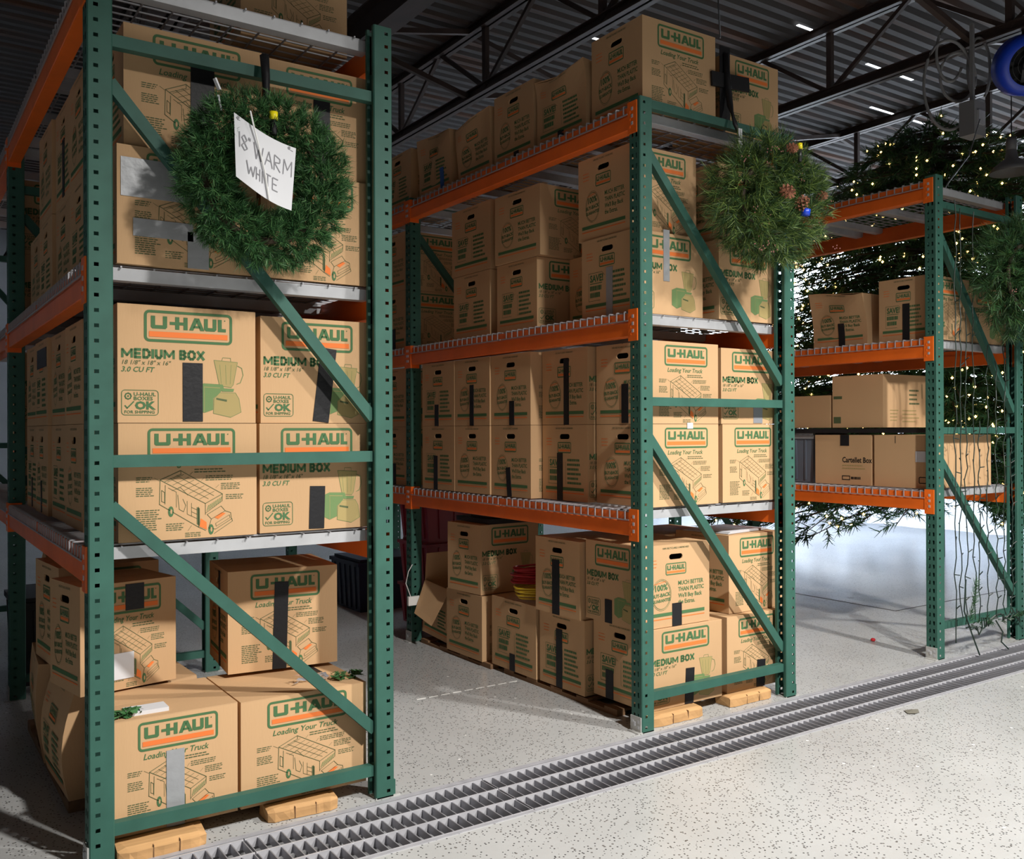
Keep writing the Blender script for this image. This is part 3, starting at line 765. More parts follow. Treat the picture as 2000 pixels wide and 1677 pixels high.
# --- rack 1, rows behind (seen along the side away from the tree)
c1 = [(-1.05,.525),(-1.045,.94),(-1.06,1.355),(-1.05,1.77)]
for i, (u, v) in enumerate(c1):
    wh = '%s behind the end post' % ORD[i]
    for row, zz in ((0, 0), (1, H+.002)):
        d = ('hundred', 'hundred', 'save', 'hundred')[i] if row else ('hundred', 'save', 'hundred', 'save')[i]
        tp = [('s',0,.005,.03,.15,BL)] if (i, row) in ((2,0),(3,0)) else ()
        if (i, row) == (2, 1): tp = [('s',.02,.27,.30,.09,BL)]
        make_box(lab(1,1,('lower','upper')[row], wh, d), (u,v,z1+zz), .47,.405,.40 if row else H, 0,None,d,None, tapes=tp)
    for row, zz in ((0, 0), (1, H+.002)):
        if (i, row) == (3, 1): continue
        d = ('save', 'hundred')[(i+row) % 2]
        tp = [('s',.02,.03,.05,.25,BL)] if (i, row) == (1, 1) else ()
        make_box(lab(1,2,('lower','upper')[row], wh, d), (u+.02,v,z2+zz), .46,.405,.43 if row else H, 0,None,d,None, tapes=tp)
for i, (u, v) in enumerate(((-.52,.54),(-.52,.955))):
    for sh, zz in ((1, z1), (1, z1+H+.002), (2, z2), (2, z2+H+.002)):
        make_box(lab(1,sh,'lower' if zz in (z1, z2) else 'upper','tree side, %s from the drain' % ORD[i+1],'truck'), (u,v,zz), .46,.405,H, 0,None,'hundred','save')
for k, zz in enumerate((z1, z1+H+.002, z2, z2+H+.002)):
    make_box(lab(1,1+k//2,('lower','upper')[k%2],'rear bay, next to the second frame','medium'), (-1.06,2.50,zz), .47,.41,H, 0,'medium','hundred',None)

# --- rack 1, floor level
make_box('truck-print box with grey tape strip on the floor, note-wreath rack', (-1.035,.083,.052), .435,.42,.40, 0,'truck','save','save', tapes=[('f',-.005,.0,.062,.27,GY)], notes=[])
make_box('truck-print box beside the grey-taped box on the floor, note-wreath rack', (-.588,.083,.052), .505,.44,.395, 0,'truck','hundred','save', tapes=[('t',.13,.02,.075,.2,BL)])
make_box('dented truck-print box with black tape patch stacked at the note-wreath rack', (-1.075,.44,.462), .37,.31,.41, math.radians(11),'truck','hundred','save', tapes=[('f',.02,.30,.072,.10,BL)], notes=[('f',-.04,.04,.11,.10)])
make_box('black-taped truck-print box stacked askew, base level of note-wreath rack', (-.525,.44,.464), .456,.40,.415, math.radians(-6),'truck','hundred','save', tapes=[('f',-.02,.0,.058,.36,BL,-.03),('s',.03,0,.03,.40,BL)])
make_box('bulging savings-print box slumped behind the end post, note-wreath rack floor', (-1.10,.535,.05), .46,.44,.405, math.radians(2),'truck','save',None, warp=bulge(.035,.02))
make_box('leaning savings-print box on floor by second frame of note-wreath rack', (-1.12,1.04,.05), .46,.48,.42, math.radians(-4),'truck','save',None, warp=bulge(.02,-.02))
make_box('upright box stacked second behind end post, floor level, note-wreath rack', (-1.09,.84,.475), .40,.40,.42, math.radians(5),'medium','hundred',None)
make_box('slumped box stacked third behind end post, floor level, note-wreath rack', (-1.10,1.34,.48), .44,.42,.40, math.radians(-6),'medium','save',None, warp=bulge(.015,.03))

# --- rack 2, lowest shelf
cols2 = [(1.46,.09,.42),(1.41,.524,.405),(1.335,.94,.405),(1.325,1.35,.405),(1.322,1.76,.42)]
up_t = [[('s',.02,.005,.052,.20,BL)],[('s',.02,.0,.045,.36,BL)],[('s',.015,.0,.05,.14,BL)],[('s',.0,.0,.045,.25,BL)],[('s',-.015,.0,.05,.14,BL)]]
lo_t = [[],[('s',-.04,.0,.05,.26,BL)],[('s',-.01,.0,.045,.17,BL,.1)],[],[('s',-.03,.0,.05,.22,BL)]]
up_d = ['hundred','hundred','hundred','hundred','save']; lo_d = ['hundred','save','hundred','hundred','save']
for i, (u, v, d) in enumerate(cols2):
    for row in (0, 1):
        sd = (up_d if row else lo_d)[i]
        make_box(lab(2,1,('lower','upper')[row],'%s from the drain, away from tree' % ORD[i], sd if i else 'truck'), (u, v, z1+row*(H+.002)), .475, d, H, 0, 'truck' if i != 1 else 'medium', sd, 'save', tapes=(up_t if row else lo_t)[i], notes=[('f',.03,.39,.04,.03)] if (i == 0 and row == 0) else ())
make_box(lab(2,1,'lower','drain end tree side','truck'), (1.972,.095,z1), .455,.42,H, 0,'truck','hundred','save')
make_box(lab(2,1,'upper','drain end tree side','medium'), (1.968,.10,z1+H+.002), .455,.42,.40, -.015,'medium','save','save', tapes=[('f',.05,.004,.07,.10,'silver')])
for i in (1, 2):
    for row in (0, 1): make_box(lab(2,1,('lower','upper')[row],'tree side, %s from the drain' % ORD[i],'truck'), (1.95, .53+.43*(i-1), z1+row*(H+.002)), .46,.41,H, 0,'truck',None,'save')
# --- rack 2, middle shelf
make_box(lab(2,2,'lower','drain end away from tree','medium'), (1.385,.125,z2), .475,.41,H, 0,'medium','save','save', tapes=[('s',.02,.0,.05,.25,GY),('f',-.02,.17,.042,.26,GY)])
make_box(lab(2,2,'upper','drain end away from tree','truck'), (1.395,.165,z2+H+.002), .46,.41,.43, 0,'truck','hundred','save')
make_box(lab(2,2,'lower','drain end tree side','medium'), (1.955,.10,z2), .455,.41,.42, 0,'medium','hundred','save')
make_box(lab(2,2,'upper','drain end tree side','truck'), (1.97,.12,z2+.424), .44,.41,.41, 0,'truck','hundred','save')
make_box(lab(2,2,'lower','second from drain, set back','hundred'), (1.60,.56,z2), .46,.36,.40, 0,'truck','hundred','save', tapes=[('s',0,0,.05,.1,BL)])
make_box(lab(2,2,'lower','third from the drain','save'), (1.375,.93,z2), .47,.41,.40, 0,'medium','save','save')
make_box(lab(2,2,'upper','third from the drain','hundred'), (1.365,.885,z2+.403), .52,.44,.40, .03,'truck','hundred','save')
make_box(lab(2,2,'lower','fourth from the drain','save'), (1.375,1.42,z2), .46,.43,.40, 0,'truck','save',None)
make_box(lab(2,2,'upper','fourth from the drain','save'), (1.375,1.41,z2+.403), .46,.46,.42, 0,'truck','save',None)
# --- rack 2, top shelf
make_box(lab(2,3,'only','tall end box away from tree','truck'), (1.405,.08,z3), .50,.40,.455, -.015,'truck','hundred','save')
make_box(lab(2,3,'only','taped end box tree side','medium'), (2.03,.12,z3), .42,.40,.42, 0,'medium','hundred','save')
make_box(lab(2,3,'only','second from drain, crumpled','save'), (1.39,.50,z3), .46,.44,.40, 0,'truck','save',None, warp=crush(3), tapes=[('s',.0,0,.05,.06,BL)])
make_box(lab(2,3,'only','third from the drain','hundred'), (1.385,.97,z3), .46,.41,.42, 0,'truck','hundred',None, tapes=[('s',.03,0,.05,.05,BL)])
make_box(lab(2,3,'only','fourth from drain, crumpled','hundred'), (1.39,1.41,z3), .46,.40,.40, 0,'truck','hundred',None, warp=crush(8))
make_box(lab(2,3,'only','fifth from drain, blue tape','save'), (1.38,1.88,z3), .46,.44,.41, 0,'truck','save',None, warp=crush(12), tapes=[('s',.10,.0,.045,.16,'tape_blue')])
make_box(lab(2,3,'only','sixth from the drain','save'), (1.385,2.45,z3), .46,.42,.40, 0,'truck','save',None)
# --- rack 2, rear bay
for sh, zz, row in ((1, z1, 0), (1, z1+H+.002, 1), (2, z2, 0), (2, z2+H+.002, 1)):
    make_box(lab(2,sh,('lower','upper')[row],'rear bay, next to the second frame','hundred'), (1.37,2.50,zz), .50,.42,H, 0,'truck','hundred',None, tapes=[('s',.02,0,.05,.15,BL)] if row == 0 else [])
    make_box(lab(2,sh,('lower','upper')[row],'rear bay, second from the frame','save'), (1.36,2.95,zz), .48,.42,H, 0,'truck','save',None)
# --- rack 2, floor level
make_box('appliance-print box on timber at the drain end, floor of pine-wreath rack', (1.435,.09,.058), .52,.42,.40, 0,'medium','save','save', tapes=[('f',.02,.0,.06,.18,BL,-.05),('s',-.08,0,.06,.15,BL)])
make_box('buy-back print box with black tape patch stacked at drain end, pine-wreath rack floor', (1.40,.10,.461), .475,.43,H, 0,'hundred','medium','save', tapes=[('f',.005,.0,.065,.115,BL),('s',-.03,0,.055,.12,BL)])
make_box('lower truck-print box on timber, tree side, floor of pine-wreath rack', (2.005,.10,.058), .445,.42,.40, 0,'truck','hundred','save', tapes=[('f',.035,.0,.065,.145,BL,-.06)])
make_box('upper truck-print box, tree side, floor level of pine-wreath rack', (2.075,.15,.461), .43,.40,.42, 0,'truck','hundred','save')
make_box('savings-print box with tape stripe, second on floor of pine-wreath rack', (1.39,.53,.04), .46,.405,.40, 0,'medium','save','save', tapes=[('s',-.02,0,.055,.32,BL)])
make_box('buy-back print box stacked second from drain, floor of pine-wreath rack', (1.37,.545,.442), .46,.40,.415, 0,'truck','hundred','save', tapes=[('s',-.01,0,.065,.30,BL)])
make_box('savings-print box under the coiled cords, floor of pine-wreath rack', (1.385,.965,.035), .47,.46,.415, 0,'truck','save','save', tapes=[('s',-.01,0,.055,.10,BL)])
make_box('buy-back print box fourth on floor of pine-wreath rack', (1.36,1.50,.03), .46,.43,.40, 0,'truck','hundred','save')
make_box('appliance-print box stacked askew behind the cords, pine-wreath rack floor', (1.365,1.52,.435), .46,.36,.43, math.radians(4),'medium','hundred','save', tapes=[])
make_box('tilted open box with hanging torn flap by the second frame', (1.40,1.975,.04), .44,.33,.36, math.radians(3),None,'save',None, open_flap='hang', holes=False)
for row, zz in ((0, .05), (1, .455)):
    make_box('truck-print box behind the tree-side pair, %s row, pine-wreath rack floor' % ('lower','upper')[row], (2.0,.56,zz), .44,.42,.40, 0,'truck',None,'save')

# --- rack 3
PL = 'plain brown cartons'
make_box('savings-print box with wide black tape, middle shelf of rack by the tree', (3.87,.10,z2), .47,.36,.41, 0,'truck','save','save', tapes=[('s',.02,0,.05,.24,BL)])
make_box('sagging buy-back print box, second on middle shelf of rack by the tree', (3.87,.55,z2), .46,.44,.39, 0,None,'hundred','save', tapes=[('s',.02,0,.05,.16,BL)], warp=crush(21))
make_box('savings-print box behind wreath strands, middle shelf of rack by the tree', (4.38,.12,z2), .46,.40,.38, 0,'medium','save','save')
t = make_box('lettered plain carton, lowest shelf of rack by the tree', (3.87,.525,z1), .50,.455,.345, 0, None, None, None, tapes=[('s',.02,.27,.07,.075,BL)], group=PL, name='carton')
p = Print(); p.text('Cartellet Box', .0, .155, .052, 'print_black', bold=.025, xs=.82); p.words(.0, .19, .145, .105, 2, 'print_pale', 5, .35)
p.line([(.0,.035),(.06,.035),(.06,.06),(.0,.06)], .006, 'print_black', True); p.words(.07, .15, .065, .03, 1, 'print_black', 8, .5)
o = tag(p.obj('lettering_print', t), kind='stuff'); o.location = (-.25, 0, 0); o.rotation_euler = (0, 0, -math.pi/2)
t = make_box('wide plain carton with white label, lowest shelf of rack by the tree', (3.87,.10,z1), .73,.40,.345, 0, None, None, None, group=PL, name='carton', notes=[('s',.14,.17,.07,.07)])
p = Print(); p.rrect(.125,.18,.03,.075,.01,.006,'print_black'); p.rrect(.185,.195,.03,.075,.004,.003,'print_black'); p.rect(-.045,-.04,.29,.34,'print_black')
o = tag(p.obj('lettering_print', t), kind='stuff'); o.location = (-.365, 0, 0); o.rotation_euler = (0, 0, -math.pi/2)
t = make_box('plain printed carton standing on the black wire tray', (3.88,.44,1.462), .60,.40,.36, 0, None, None, None, group=PL, name='carton')
p = Print(); p.words(.0,.12,.27,.15,4,'print_line',3,.4); p.words(-.22,-.12,.13,.04,4,'print_pale',4,.3); p.words(-.08,.12,.13,.03,4,'print_pale',6,.3); p.rect(.15,.155,.20,.30,'print_line')
o = tag(p.obj('lettering_print', t), kind='stuff'); o.location = (0, -.20, 0)
p = Print(); p.rect(-.19,-.13,.03,.075,'print_line'); p.rect(-.19,-.12,.20,.22,'print_line')
o = tag(p.obj('lettering_print', t), kind='stuff'); o.location = (-.30, 0, 0); o.rotation_euler = (0, 0, -math.pi/2)
make_box('low plain carton at the far end of the black wire tray', (3.88,.86,1.462), .55,.45,.23, 0, None, None, None, group=PL, name='carton')

def tray():
    t = thing('wire_tray', 'black wire tray bridging the cartons, rack by the tree', 'tray', (3.86, .08, 1.425), 0)
    b = MB(); b.box(0, .012, 0, 1.1, 0, .03, 'black'); b.box(.70, .712, 0, 1.1, 0, .03, 'black'); b.box(0, .712, 0, .012, 0, .03, 'black'); b.box(0, .712, 1.09, 1.1, 0, .03, 'black'); b.obj('rim', t)
    g = MB()
    for k in range(24): g.bar((0, .02+k*.046, .022), (.712, .02+k*.046, .022), .004, .004, 'black')
    for k in range(8): g.bar((.05+k*.09, 0, .018), (.05+k*.09, 1.1, .018), .004, .004, 'black')
    g.obj('wire_grid', t)
tray()
def tote(name, label, loc, wd, dp, ht, m, lidm, ribs=True, group=None, rz=0):
    t = thing(name, label, 'tote', loc, rz, group); b = MB(); k = .93
    vs = []
    for z, s in ((0, k), (ht*.9, 1.0)):
        for x, y in ((-1,-1),(1,-1),(1,1),(-1,1)): vs.append((x*wd/2*s, y*dp/2*s, z))
    b.faces(vs, ((0,3,2,1),(0,1,5,4),(1,2,6,5),(2,3,7,6),(3,0,4,7)), m)
    if ribs:
        for i in range(5):
            y = -dp*.36+dp*.18*i; b.bar((-wd/2*.955, y*.95, .02), (-wd/2*1.006, y, ht*.86), .012, .012, m)
            x = -wd*.36+wd*.18*i; b.bar((x*.95, -dp/2*.955, .02), (x, -dp/2*1.006, ht*.86), .012, .012, m)
    b.obj('tub', t)
    l = MB(); l.box(-wd/2-.012, wd/2+.012, -dp/2-.012, dp/2+.012, ht*.88, ht*.95, lidm); l.box(-wd/2+.02, wd/2-.02, -dp/2+.02, dp/2-.02, ht*.95, ht, lidm); l.obj('lid', t)
    return t
tote('storage_tote', 'smoky plastic tote with grey lid, far end of cartons', (4.12,1.26,z1), .44,.48,.36, 'tote_clear', 'tape_grey')
for k in range(3): tote('storage_tote', 'crimson ribbed plastic tote behind the tilted open box, %s of its stack' % ('lowest','middle','topmost')[k], (1.86,2.66,.04+k*.31), .72,.42,.31, 'crimson', 'crimson', group='crimson totes')
tote('storage_tote', 'dark navy bin on the floor under the rear bay', (1.75,3.75,.0), .6,.55,.42, 'navy', 'navy')
tote('storage_tote', 'black bin on the floor behind the note-wreath rack', (-.75,2.9,.0), .6,.6,.5, 'black', 'black')
tote('storage_tote', 'dark teal-lidded bin beside the rear of the note-wreath rack', (-1.55,4.2,.0), .6,.6,.55, 'navy', 'teal')

# timber blocks and pallets under the floor boxes
def timber(label, loc, L, dp, ht, rz=0.0, m='wood', seed=0):
    b = MB(); r = random.Random(seed); n = 10
    secs = []
    for i in range(n+1):
        x = -L/2+L*i/n; e = .85 if i in (0, n) else 1.0
        j = lambda: r.uniform(-.004, .004)
        secs.append([(x+j(), -dp/2*e+j(), .002), (x+j(), dp/2*e+j(), .002), (x+j(), dp/2*e+j(), ht*e), (x+j(), dp*.25, ht+j()*.3), (x+j(), -dp*.36+j(), ht*e), (x+j(), -dp/2*e+j(), ht*.75)])
    k = 6; vs = [p for s in secs for p in s]
    fs = [(i*k+q, i*k+(q+1) % k, (i+1)*k+(q+1) % k, (i+1)*k+q) for i in range(n) for q in range(k)] + [tuple(range(k))[::-1], tuple(n*k+q for q in range(k))]
    b.faces(vs, fs, m)
    o = b.obj('timber_block'); o.location = loc; o.rotation_euler = (0, 0, rz)
    tag(o, label, 'timber', 'timber blocks under the floor boxes')
    for q in (-.12, .18):
        c = MB(); c.box(q*L-.0012, q*L+.0012, -dp/2-.002, -dp/2+.02, .004, ht*.9, 'wood_dark'); c.obj('crack', o)
    return o
timber('split pale timber block under the grey-taped box', (-.885,.055,0), .29,.16,.05, -.02, 'wood', 1)
timber('pale timber block under the box beside the grey-taped one', (-.37,.07,0), .27,.12,.05, -.06, 'wood', 2)
timber('split pale timber block under the appliance-print floor box', (1.585,.085,0), .34,.12,.055, 0, 'wood', 3)
timber('pale timber block under the tree-side truck-print floor box', (2.135,.105,0), .32,.12,.055, 0, 'wood', 4)
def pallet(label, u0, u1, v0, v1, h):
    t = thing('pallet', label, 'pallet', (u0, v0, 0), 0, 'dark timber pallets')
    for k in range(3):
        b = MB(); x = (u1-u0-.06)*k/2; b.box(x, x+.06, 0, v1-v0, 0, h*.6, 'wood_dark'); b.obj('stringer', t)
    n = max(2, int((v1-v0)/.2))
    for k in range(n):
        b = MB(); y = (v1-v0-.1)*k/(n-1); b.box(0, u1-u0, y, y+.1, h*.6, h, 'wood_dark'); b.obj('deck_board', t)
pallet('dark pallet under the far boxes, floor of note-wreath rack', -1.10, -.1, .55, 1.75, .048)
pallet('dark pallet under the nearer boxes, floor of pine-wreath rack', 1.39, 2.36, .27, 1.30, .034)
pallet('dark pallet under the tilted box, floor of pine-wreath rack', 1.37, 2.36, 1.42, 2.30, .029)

# ------------------------------------------------------------------ wreaths
def needles(mb, base, d, n, ln, wd, mats, r, spread=0.9, stem=None):
    d = Vector(d).normalized(); ref = Vector((0,0,1)) if abs(d.z) < .9 else Vector((1,0,0)); x = d.cross(ref).normalized(); y = x.cross(d)
    base = Vector(base)
    for i in range(n):
        t = r.random(); a = r.uniform(0, 2*math.pi); o = base + d*(stem or ln)*t
        q = (d*(1.0-.35*r.random()) + (x*math.cos(a)+y*math.sin(a))*spread*(.5+.5*r.random())).normalized()
        tip = o + q*ln*(.7+.5*r.random()); sd = q.cross(Vector((r.uniform(-1,1), r.uniform(-1,1), r.uniform(-1,1)))).normalized()*wd
        mb.poly([o-sd, o+sd, tip+sd*.25, tip-sd*.25], mats[min(int(r.random()**1.2*len(mats)), len(mats)-1)])
def wreath(label, cen, R, rr, tips, nn, ln, wd, mats, seed, deep=1.0, sx=1.0):
    r = random.Random(seed); t = thing('wreath', label, 'wreath', cen, 0, None)
    b = MB()
    core = [(R*math.cos(2*math.pi*k/28)*sx, 0, R*math.sin(2*math.pi*k/28)) for k in range(29)]
    b.tube(core, .012, 'twig', 6); b.obj('wire_ring', t)
    f = MB()
    for i in range(tips):
        a = r.uniform(0, 2*math.pi); ph = r.uniform(0, 2*math.pi); rad = rr*math.sqrt(r.random())
        c = Vector((math.cos(a)*sx, 0, math.sin(a))); 
        off = c*math.cos(ph) + Vector((0,1,0))*math.sin(ph)*deep
        tang = Vector((-math.sin(a), 0, math.cos(a)))
        base = Vector((math.cos(a)*R*sx, 0, math.sin(a)*R)) + off*rad
        d = off*1.0 + tang*r.uniform(-.2, .9) + Vector((r.uniform(-.4,.4), r.uniform(-.5,.2), r.uniform(-.4,.4)))
        sub = mats if r.random() < .75 else mats[::-1]
        needles(f, base, d, nn, ln, wd, sub, r)
    tag(f.obj('foliage', t), kind='stuff')
    return t
wt = wreath('round green fir wreath with handwritten paper note', (-.563,-.130,2.332), .212, .078, 1700, 34, .034, .0012, ['fir_b','fir_a','fir_c'], 5)
# plug tips, yellow cap, white blossoms on wreath 1
b = MB(); b.lathe([(0,.0),(.012,0),(.012,.05),(.008,.055),(0,.055)], 'black', 10, (.0,-.085,.14)); b.obj('plug', wt, True)
b = MB(); b.lathe([(0,.05),(.015,.05),(.015,.078),(0,.078)], 'yellow', 10, (.0,-.085,.14)); b.obj('plug_cap', wt, True)
for k, (x, z, a) in enumerate(((-.175,.27,.5),(-.17,.20,.9))):
    b = MB(); b.bar((x,-.05,z), (x-.02*math.cos(a),-.055,z+.05*math.sin(a)+.01), .014, .006, 'paper'); b.obj('white_tag', wt)
def note():
    t = thing('paper_note', 'white paper note lettered 18" WARM WHITE tied to the fir wreath', 'note', (-.606,-.250,2.272), math.radians(-4))
    b = MB(); w_, h_ = .205, .215; nx, nz = 8, 8; vs = []; fs = []
    def S(a, c):
        x = -w_/2+w_*a; z = h_*c
        return Vector((x + .018*(a-.2)*(c-.5), -.012*math.sin(a*3.4+.4) - .010*(1-c)*math.cos(a*2.5), z - .085*a*(1 if a < 2 else 0) + .045*math.sin(a*math.pi)*-.4 + .025))
    for i in range(nx+1):
        for j in range(nz+1): vs.append(S(i/nx, j/nz))
    for i in range(nx):
        for j in range(nz): q = i*(nz+1)+j; fs.append((q, q+nz+1, q+nz+2, q+1))
    b.faces(vs, fs, 'paper'); b.obj('sheet', t, True)
    ink = MB()
    def stroke(pts, wd=.0016):
        for (a0, c0), (a1, c1) in zip(pts, pts[1:]):
            p, q = S(a0, c0)+Vector((0,-.0018,0)), S(a1, c1)+Vector((0,-.0018,0)); d = (q-p).normalized(); n = d.cross(Vector((0,1,0)))*wd
            ink.poly([p-n, q-n, q+n, p+n], 'pencil')
    def word(strokes, a, c, wd, ht):
        for s in strokes: stroke([(a+x*wd, c+y*ht) for x, y in s])
    one = [[(.5,0),(.5,1)]]; eight = [[(.5,.5),(.1,.75),(.5,1),(.9,.75),(.5,.5),(.05,.22),(.5,0),(.95,.22),(.5,.5)]]; qt = [[(.2,1.05),(.2,.85)],[(.6,1.05),(.6,.85)]]
    Wl = [[(0,1),(.25,0),(.5,.7),(.75,0),(1,1)]]; A = [[(0,0),(.5,1),(1,0)],[(.2,.4),(.8,.4)]]; Rl = [[(0,0),(0,1),(.8,.85),(.8,.6),(0,.5),(.9,0)]]; Ml = [[(0,0),(.05,1),(.5,.35),(.95,1),(1,0)]]
    Hl = [[(0,0),(0,1)],[(.8,0),(.8,1)],[(0,.5),(.8,.5)]]; I = [[(.5,0),(.5,1)]]; Tl = [[(0,1),(1,1)],[(.5,1),(.5,0)]]; El = [[(.9,1),(0,1),(0,0),(.9,0)],[(0,.5),(.7,.5)]]
    for L, a, wd in ((one,.05,.05),(eight,.10,.10),(qt,.21,.05),(Wl,.30,.15),(A,.48,.13),(Rl,.64,.12),(Ml,.80,.15)): word(L, a, .52, wd, .24)
    for L, a, wd in ((Wl,.18,.14),(Hl,.34,.07),(I,.42,.04),(Tl,.48,.11),(El,.62,.11)): word(L, a, .20, wd, .19)
    stroke([(.05,.93),(.95,.93)], .0009); ink.obj('handwriting', t)
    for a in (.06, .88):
        h = MB(); p = S(a, .965); h.lathe([(0,0),(.005,0)], 'pencil', 10, p+Vector((0,-.0022,0)), Matrix.Rotation(math.pi/2, 3, 'X')); h.obj('note_dot', t)  # small grey discs near the sheet's upper corners
    s = MB(); s.tube([S(.28,1.12)+Vector((-.01,-.01,.02)), S(.27,1.02)+Vector((0,-.014,0)), S(.36,.75)+Vector((0,-.008,0)), S(.47,.4)+Vector((0,-.008,0)), S(.56,.0)+Vector((0,-.006,0))], .0028, 'string', 6); s.obj('string', t)
note()
def hanger(label, pts, r, m, name='hanging_strap', cat='strap'):
    b = MB(); b.tube(pts, r, m, 8); return tag(b.obj(name, None, True), label, cat)
hanger('black taped strap looped over the brace holding the fir wreath', [(-.523,-.01,2.82),(-.525,-.03,2.74),(-.53,-.05,2.66),(-.54,-.07,2.58)], [.018,.016,.012,.010], 'tape_black')

w2 = wreath('bushy mixed-pine wreath with brown cones taped to the rack', (1.985,-.20,2.595), .165, .140, 1150, 30, .058, .0014, ['pine_a','pine_b','pine_c'], 9, 1.0, 1.08)
w3 = wreath('dark mixed-pine wreath half hidden on the rack by the tree', (4.38,-.25,2.42), .20, .16, 900, 28, .070, .0018, ['pine_a','fir_b','pine_b'], 13, 1.0, 1.05)
def cones(t, spots, seed):
    r = random.Random(seed)
    for x, y, z, s in spots:
        b = MB(); A = Matrix.Rotation(r.uniform(.6, 2.2), 3, 'X') @ Matrix.Rotation(r.uniform(0, 6), 3, 'Z')
        for k in range(5):
            zz = (k-2)*s*.32; rad = s*(.45+.25*math.sin((k+.6)/5*math.pi))
            for q in range(7):
                a = 2*math.pi*q/7+k*.45; o = Vector((x,y,z)) + A @ Vector((0,0,zz)); o1 = Vector((x,y,z)) + A @ Vector((rad*math.cos(a-.3), rad*math.sin(a-.3), zz+s*.25)); o2 = Vector((x,y,z)) + A @ Vector((rad*math.cos(a+.3), rad*math.sin(a+.3), zz+s*.25)); o3 = Vector((x,y,z)) + A @ Vector((rad*1.15*math.cos(a), rad*1.15*math.sin(a), zz+s*.05))
                b.poly([o, o1, o3, o2], 'cone')
        b.obj('pine_cone', t)
cones(w2, [(-.10,-.20,-.01,.045),(.02,-.19,-.055,.045),(-.04,-.18,.21,.035),(.22,-.15,.02,.035)], 2)
cones(w3, [(0,-.19,0,.045),(.08,-.17,-.12,.04)], 3)
def berries(t, n, R, rr, seed):
    r = random.Random(seed); b = MB()
    for k in range(n):
        a = r.uniform(0, 6.28); c0 = Vector((math.cos(a)*R, 0, math.sin(a)*R)) + Vector((r.uniform(-1,1), r.uniform(-1.2,-.3), r.uniform(-1,1)))*rr
        for q in range(5):
            c = c0 + Vector((r.uniform(-1,1), r.uniform(-1,1), r.uniform(-1,1)))*.02; s = .004
            b.faces([c+Vector(v)*s for v in ((1,0,0),(-1,0,0),(0,1,0),(0,-1,0),(0,0,1),(0,0,-1))], ((0,2,4),(2,1,4),(1,3,4),(3,0,4),(2,0,5),(1,2,5),(3,1,5),(0,3,5)), 'berry')
    tag(b.obj('berries', t), kind='stuff')
berries(w2, 46, .20, .14, 4); berries(w3, 26, .20, .14, 6)
b = MB(); b.lathe([(0,.04),(.013,.04),(.013,.068),(0,.068)], 'yellow', 10, (.01,-.19,.17)); b.obj('plug_cap', w2, True)
b = MB(); b.lathe([(0,-.02),(.010,-.02),(.010,.04),(0,.04)], 'black', 10, (.01,-.19,.17)); b.obj('plug', w2, True)
b = MB(); b.lathe([(0,0),(.022,0),(.026,.03),(0,.04)], 'blue', 10, (.075,-.17,-.10)); b.obj('blue_bauble', w2, True)
# black tape cross and strap above wreath 2
tc_ = thing('tape_cross', 'black tape cross with hanging strap on the end box above the pine wreath', 'tape', (1.985,.068,3.05), 0)
b = MB(); b.box(-.055,.02,-.004,.0,.0,.40,'tape_black'); b.obj('upright_strip', tc_)
b = MB(); b.bar((-.12,-.006,.215),(.16,-.006,.235),.012,.075,'tape_black'); b.obj('cross_strip', tc_)
b = MB(); b.tube([(-.02,-.01,.36),(-.015,-.02,.2),(-.03,-.05,.08),(-.05,-.10,-.03),(-.055,-.13,-.09)], [.016,.018,.016,.012,.008], 'tape_black', 8); b.obj('strap', tc_, True)
b = MB(); b.box(-.068,-.042,-.142,-.138,-.17,-.07,'paper'); b.obj('white_tag', tc_)
hanger('thin black chain hanging from the roof to the taped box', [(1.92,.1,4.95),(1.93,.1,4.2),(1.94,.09,3.80),(1.95,.08,3.50)], .004, 'black', 'hanging_chain', 'chain')

# ------------------------------------------------------------------ cords, small things
def coil(label, cen, R, n, m, seed, tube=.006):
    r = random.Random(seed); t = thing('cord_coil', label, 'cord', cen, 0)
    for k in range(n):
        b = MB(); q = r.uniform(-.02, .02); tx, ty = r.uniform(-.35,.35), r.uniform(-.35,.35); pts = []
        for i in range(25):
            a = 2*math.pi*i/24; x, y = (R+q)*math.cos(a), (R*.8+q)*math.sin(a); pts.append((x, y, .012+k*.009+abs(x*tx*.3)+abs(y*ty*.3)))
        b.tube(pts, tube, m, 6); b.obj('loop', t, True)
coil('yellow extension cord coiled on a box of the pine-wreath rack', (1.50,1.13,.452), .115, 7, 'cord_yellow', 1)
coil('red cord coil lying over the yellow cord', (1.54,1.22,.525), .115, 11, 'cord_red', 2)
b = MB(); b.lathe([(0,0),(.012,.003),(.017,.012),(.012,.021),(0,.024)], 'red', 12); o = b.obj('red_cap', None, True); o.location = (3.92,.55,.0); tag(o, 'small red plastic cap lying on the floor by the drain', 'cap')
b = MB(); b.faces([(-.05,-.01,.004),(-.02,.03,.006),(.03,.025,.003),(.055,0,.006),(.02,-.03,.003),(-.02,-.035,.005),(0,0,.012)], [(0,1,6),(1,2,6),(2,3,6),(3,4,6),(4,5,6),(5,0,6)], 'leaf')
o = b.obj('dry_leaf'); o.location = (2.68,-.53,0); tag(o, 'small brown leaf on the open floor beyond the drain', 'leaf')
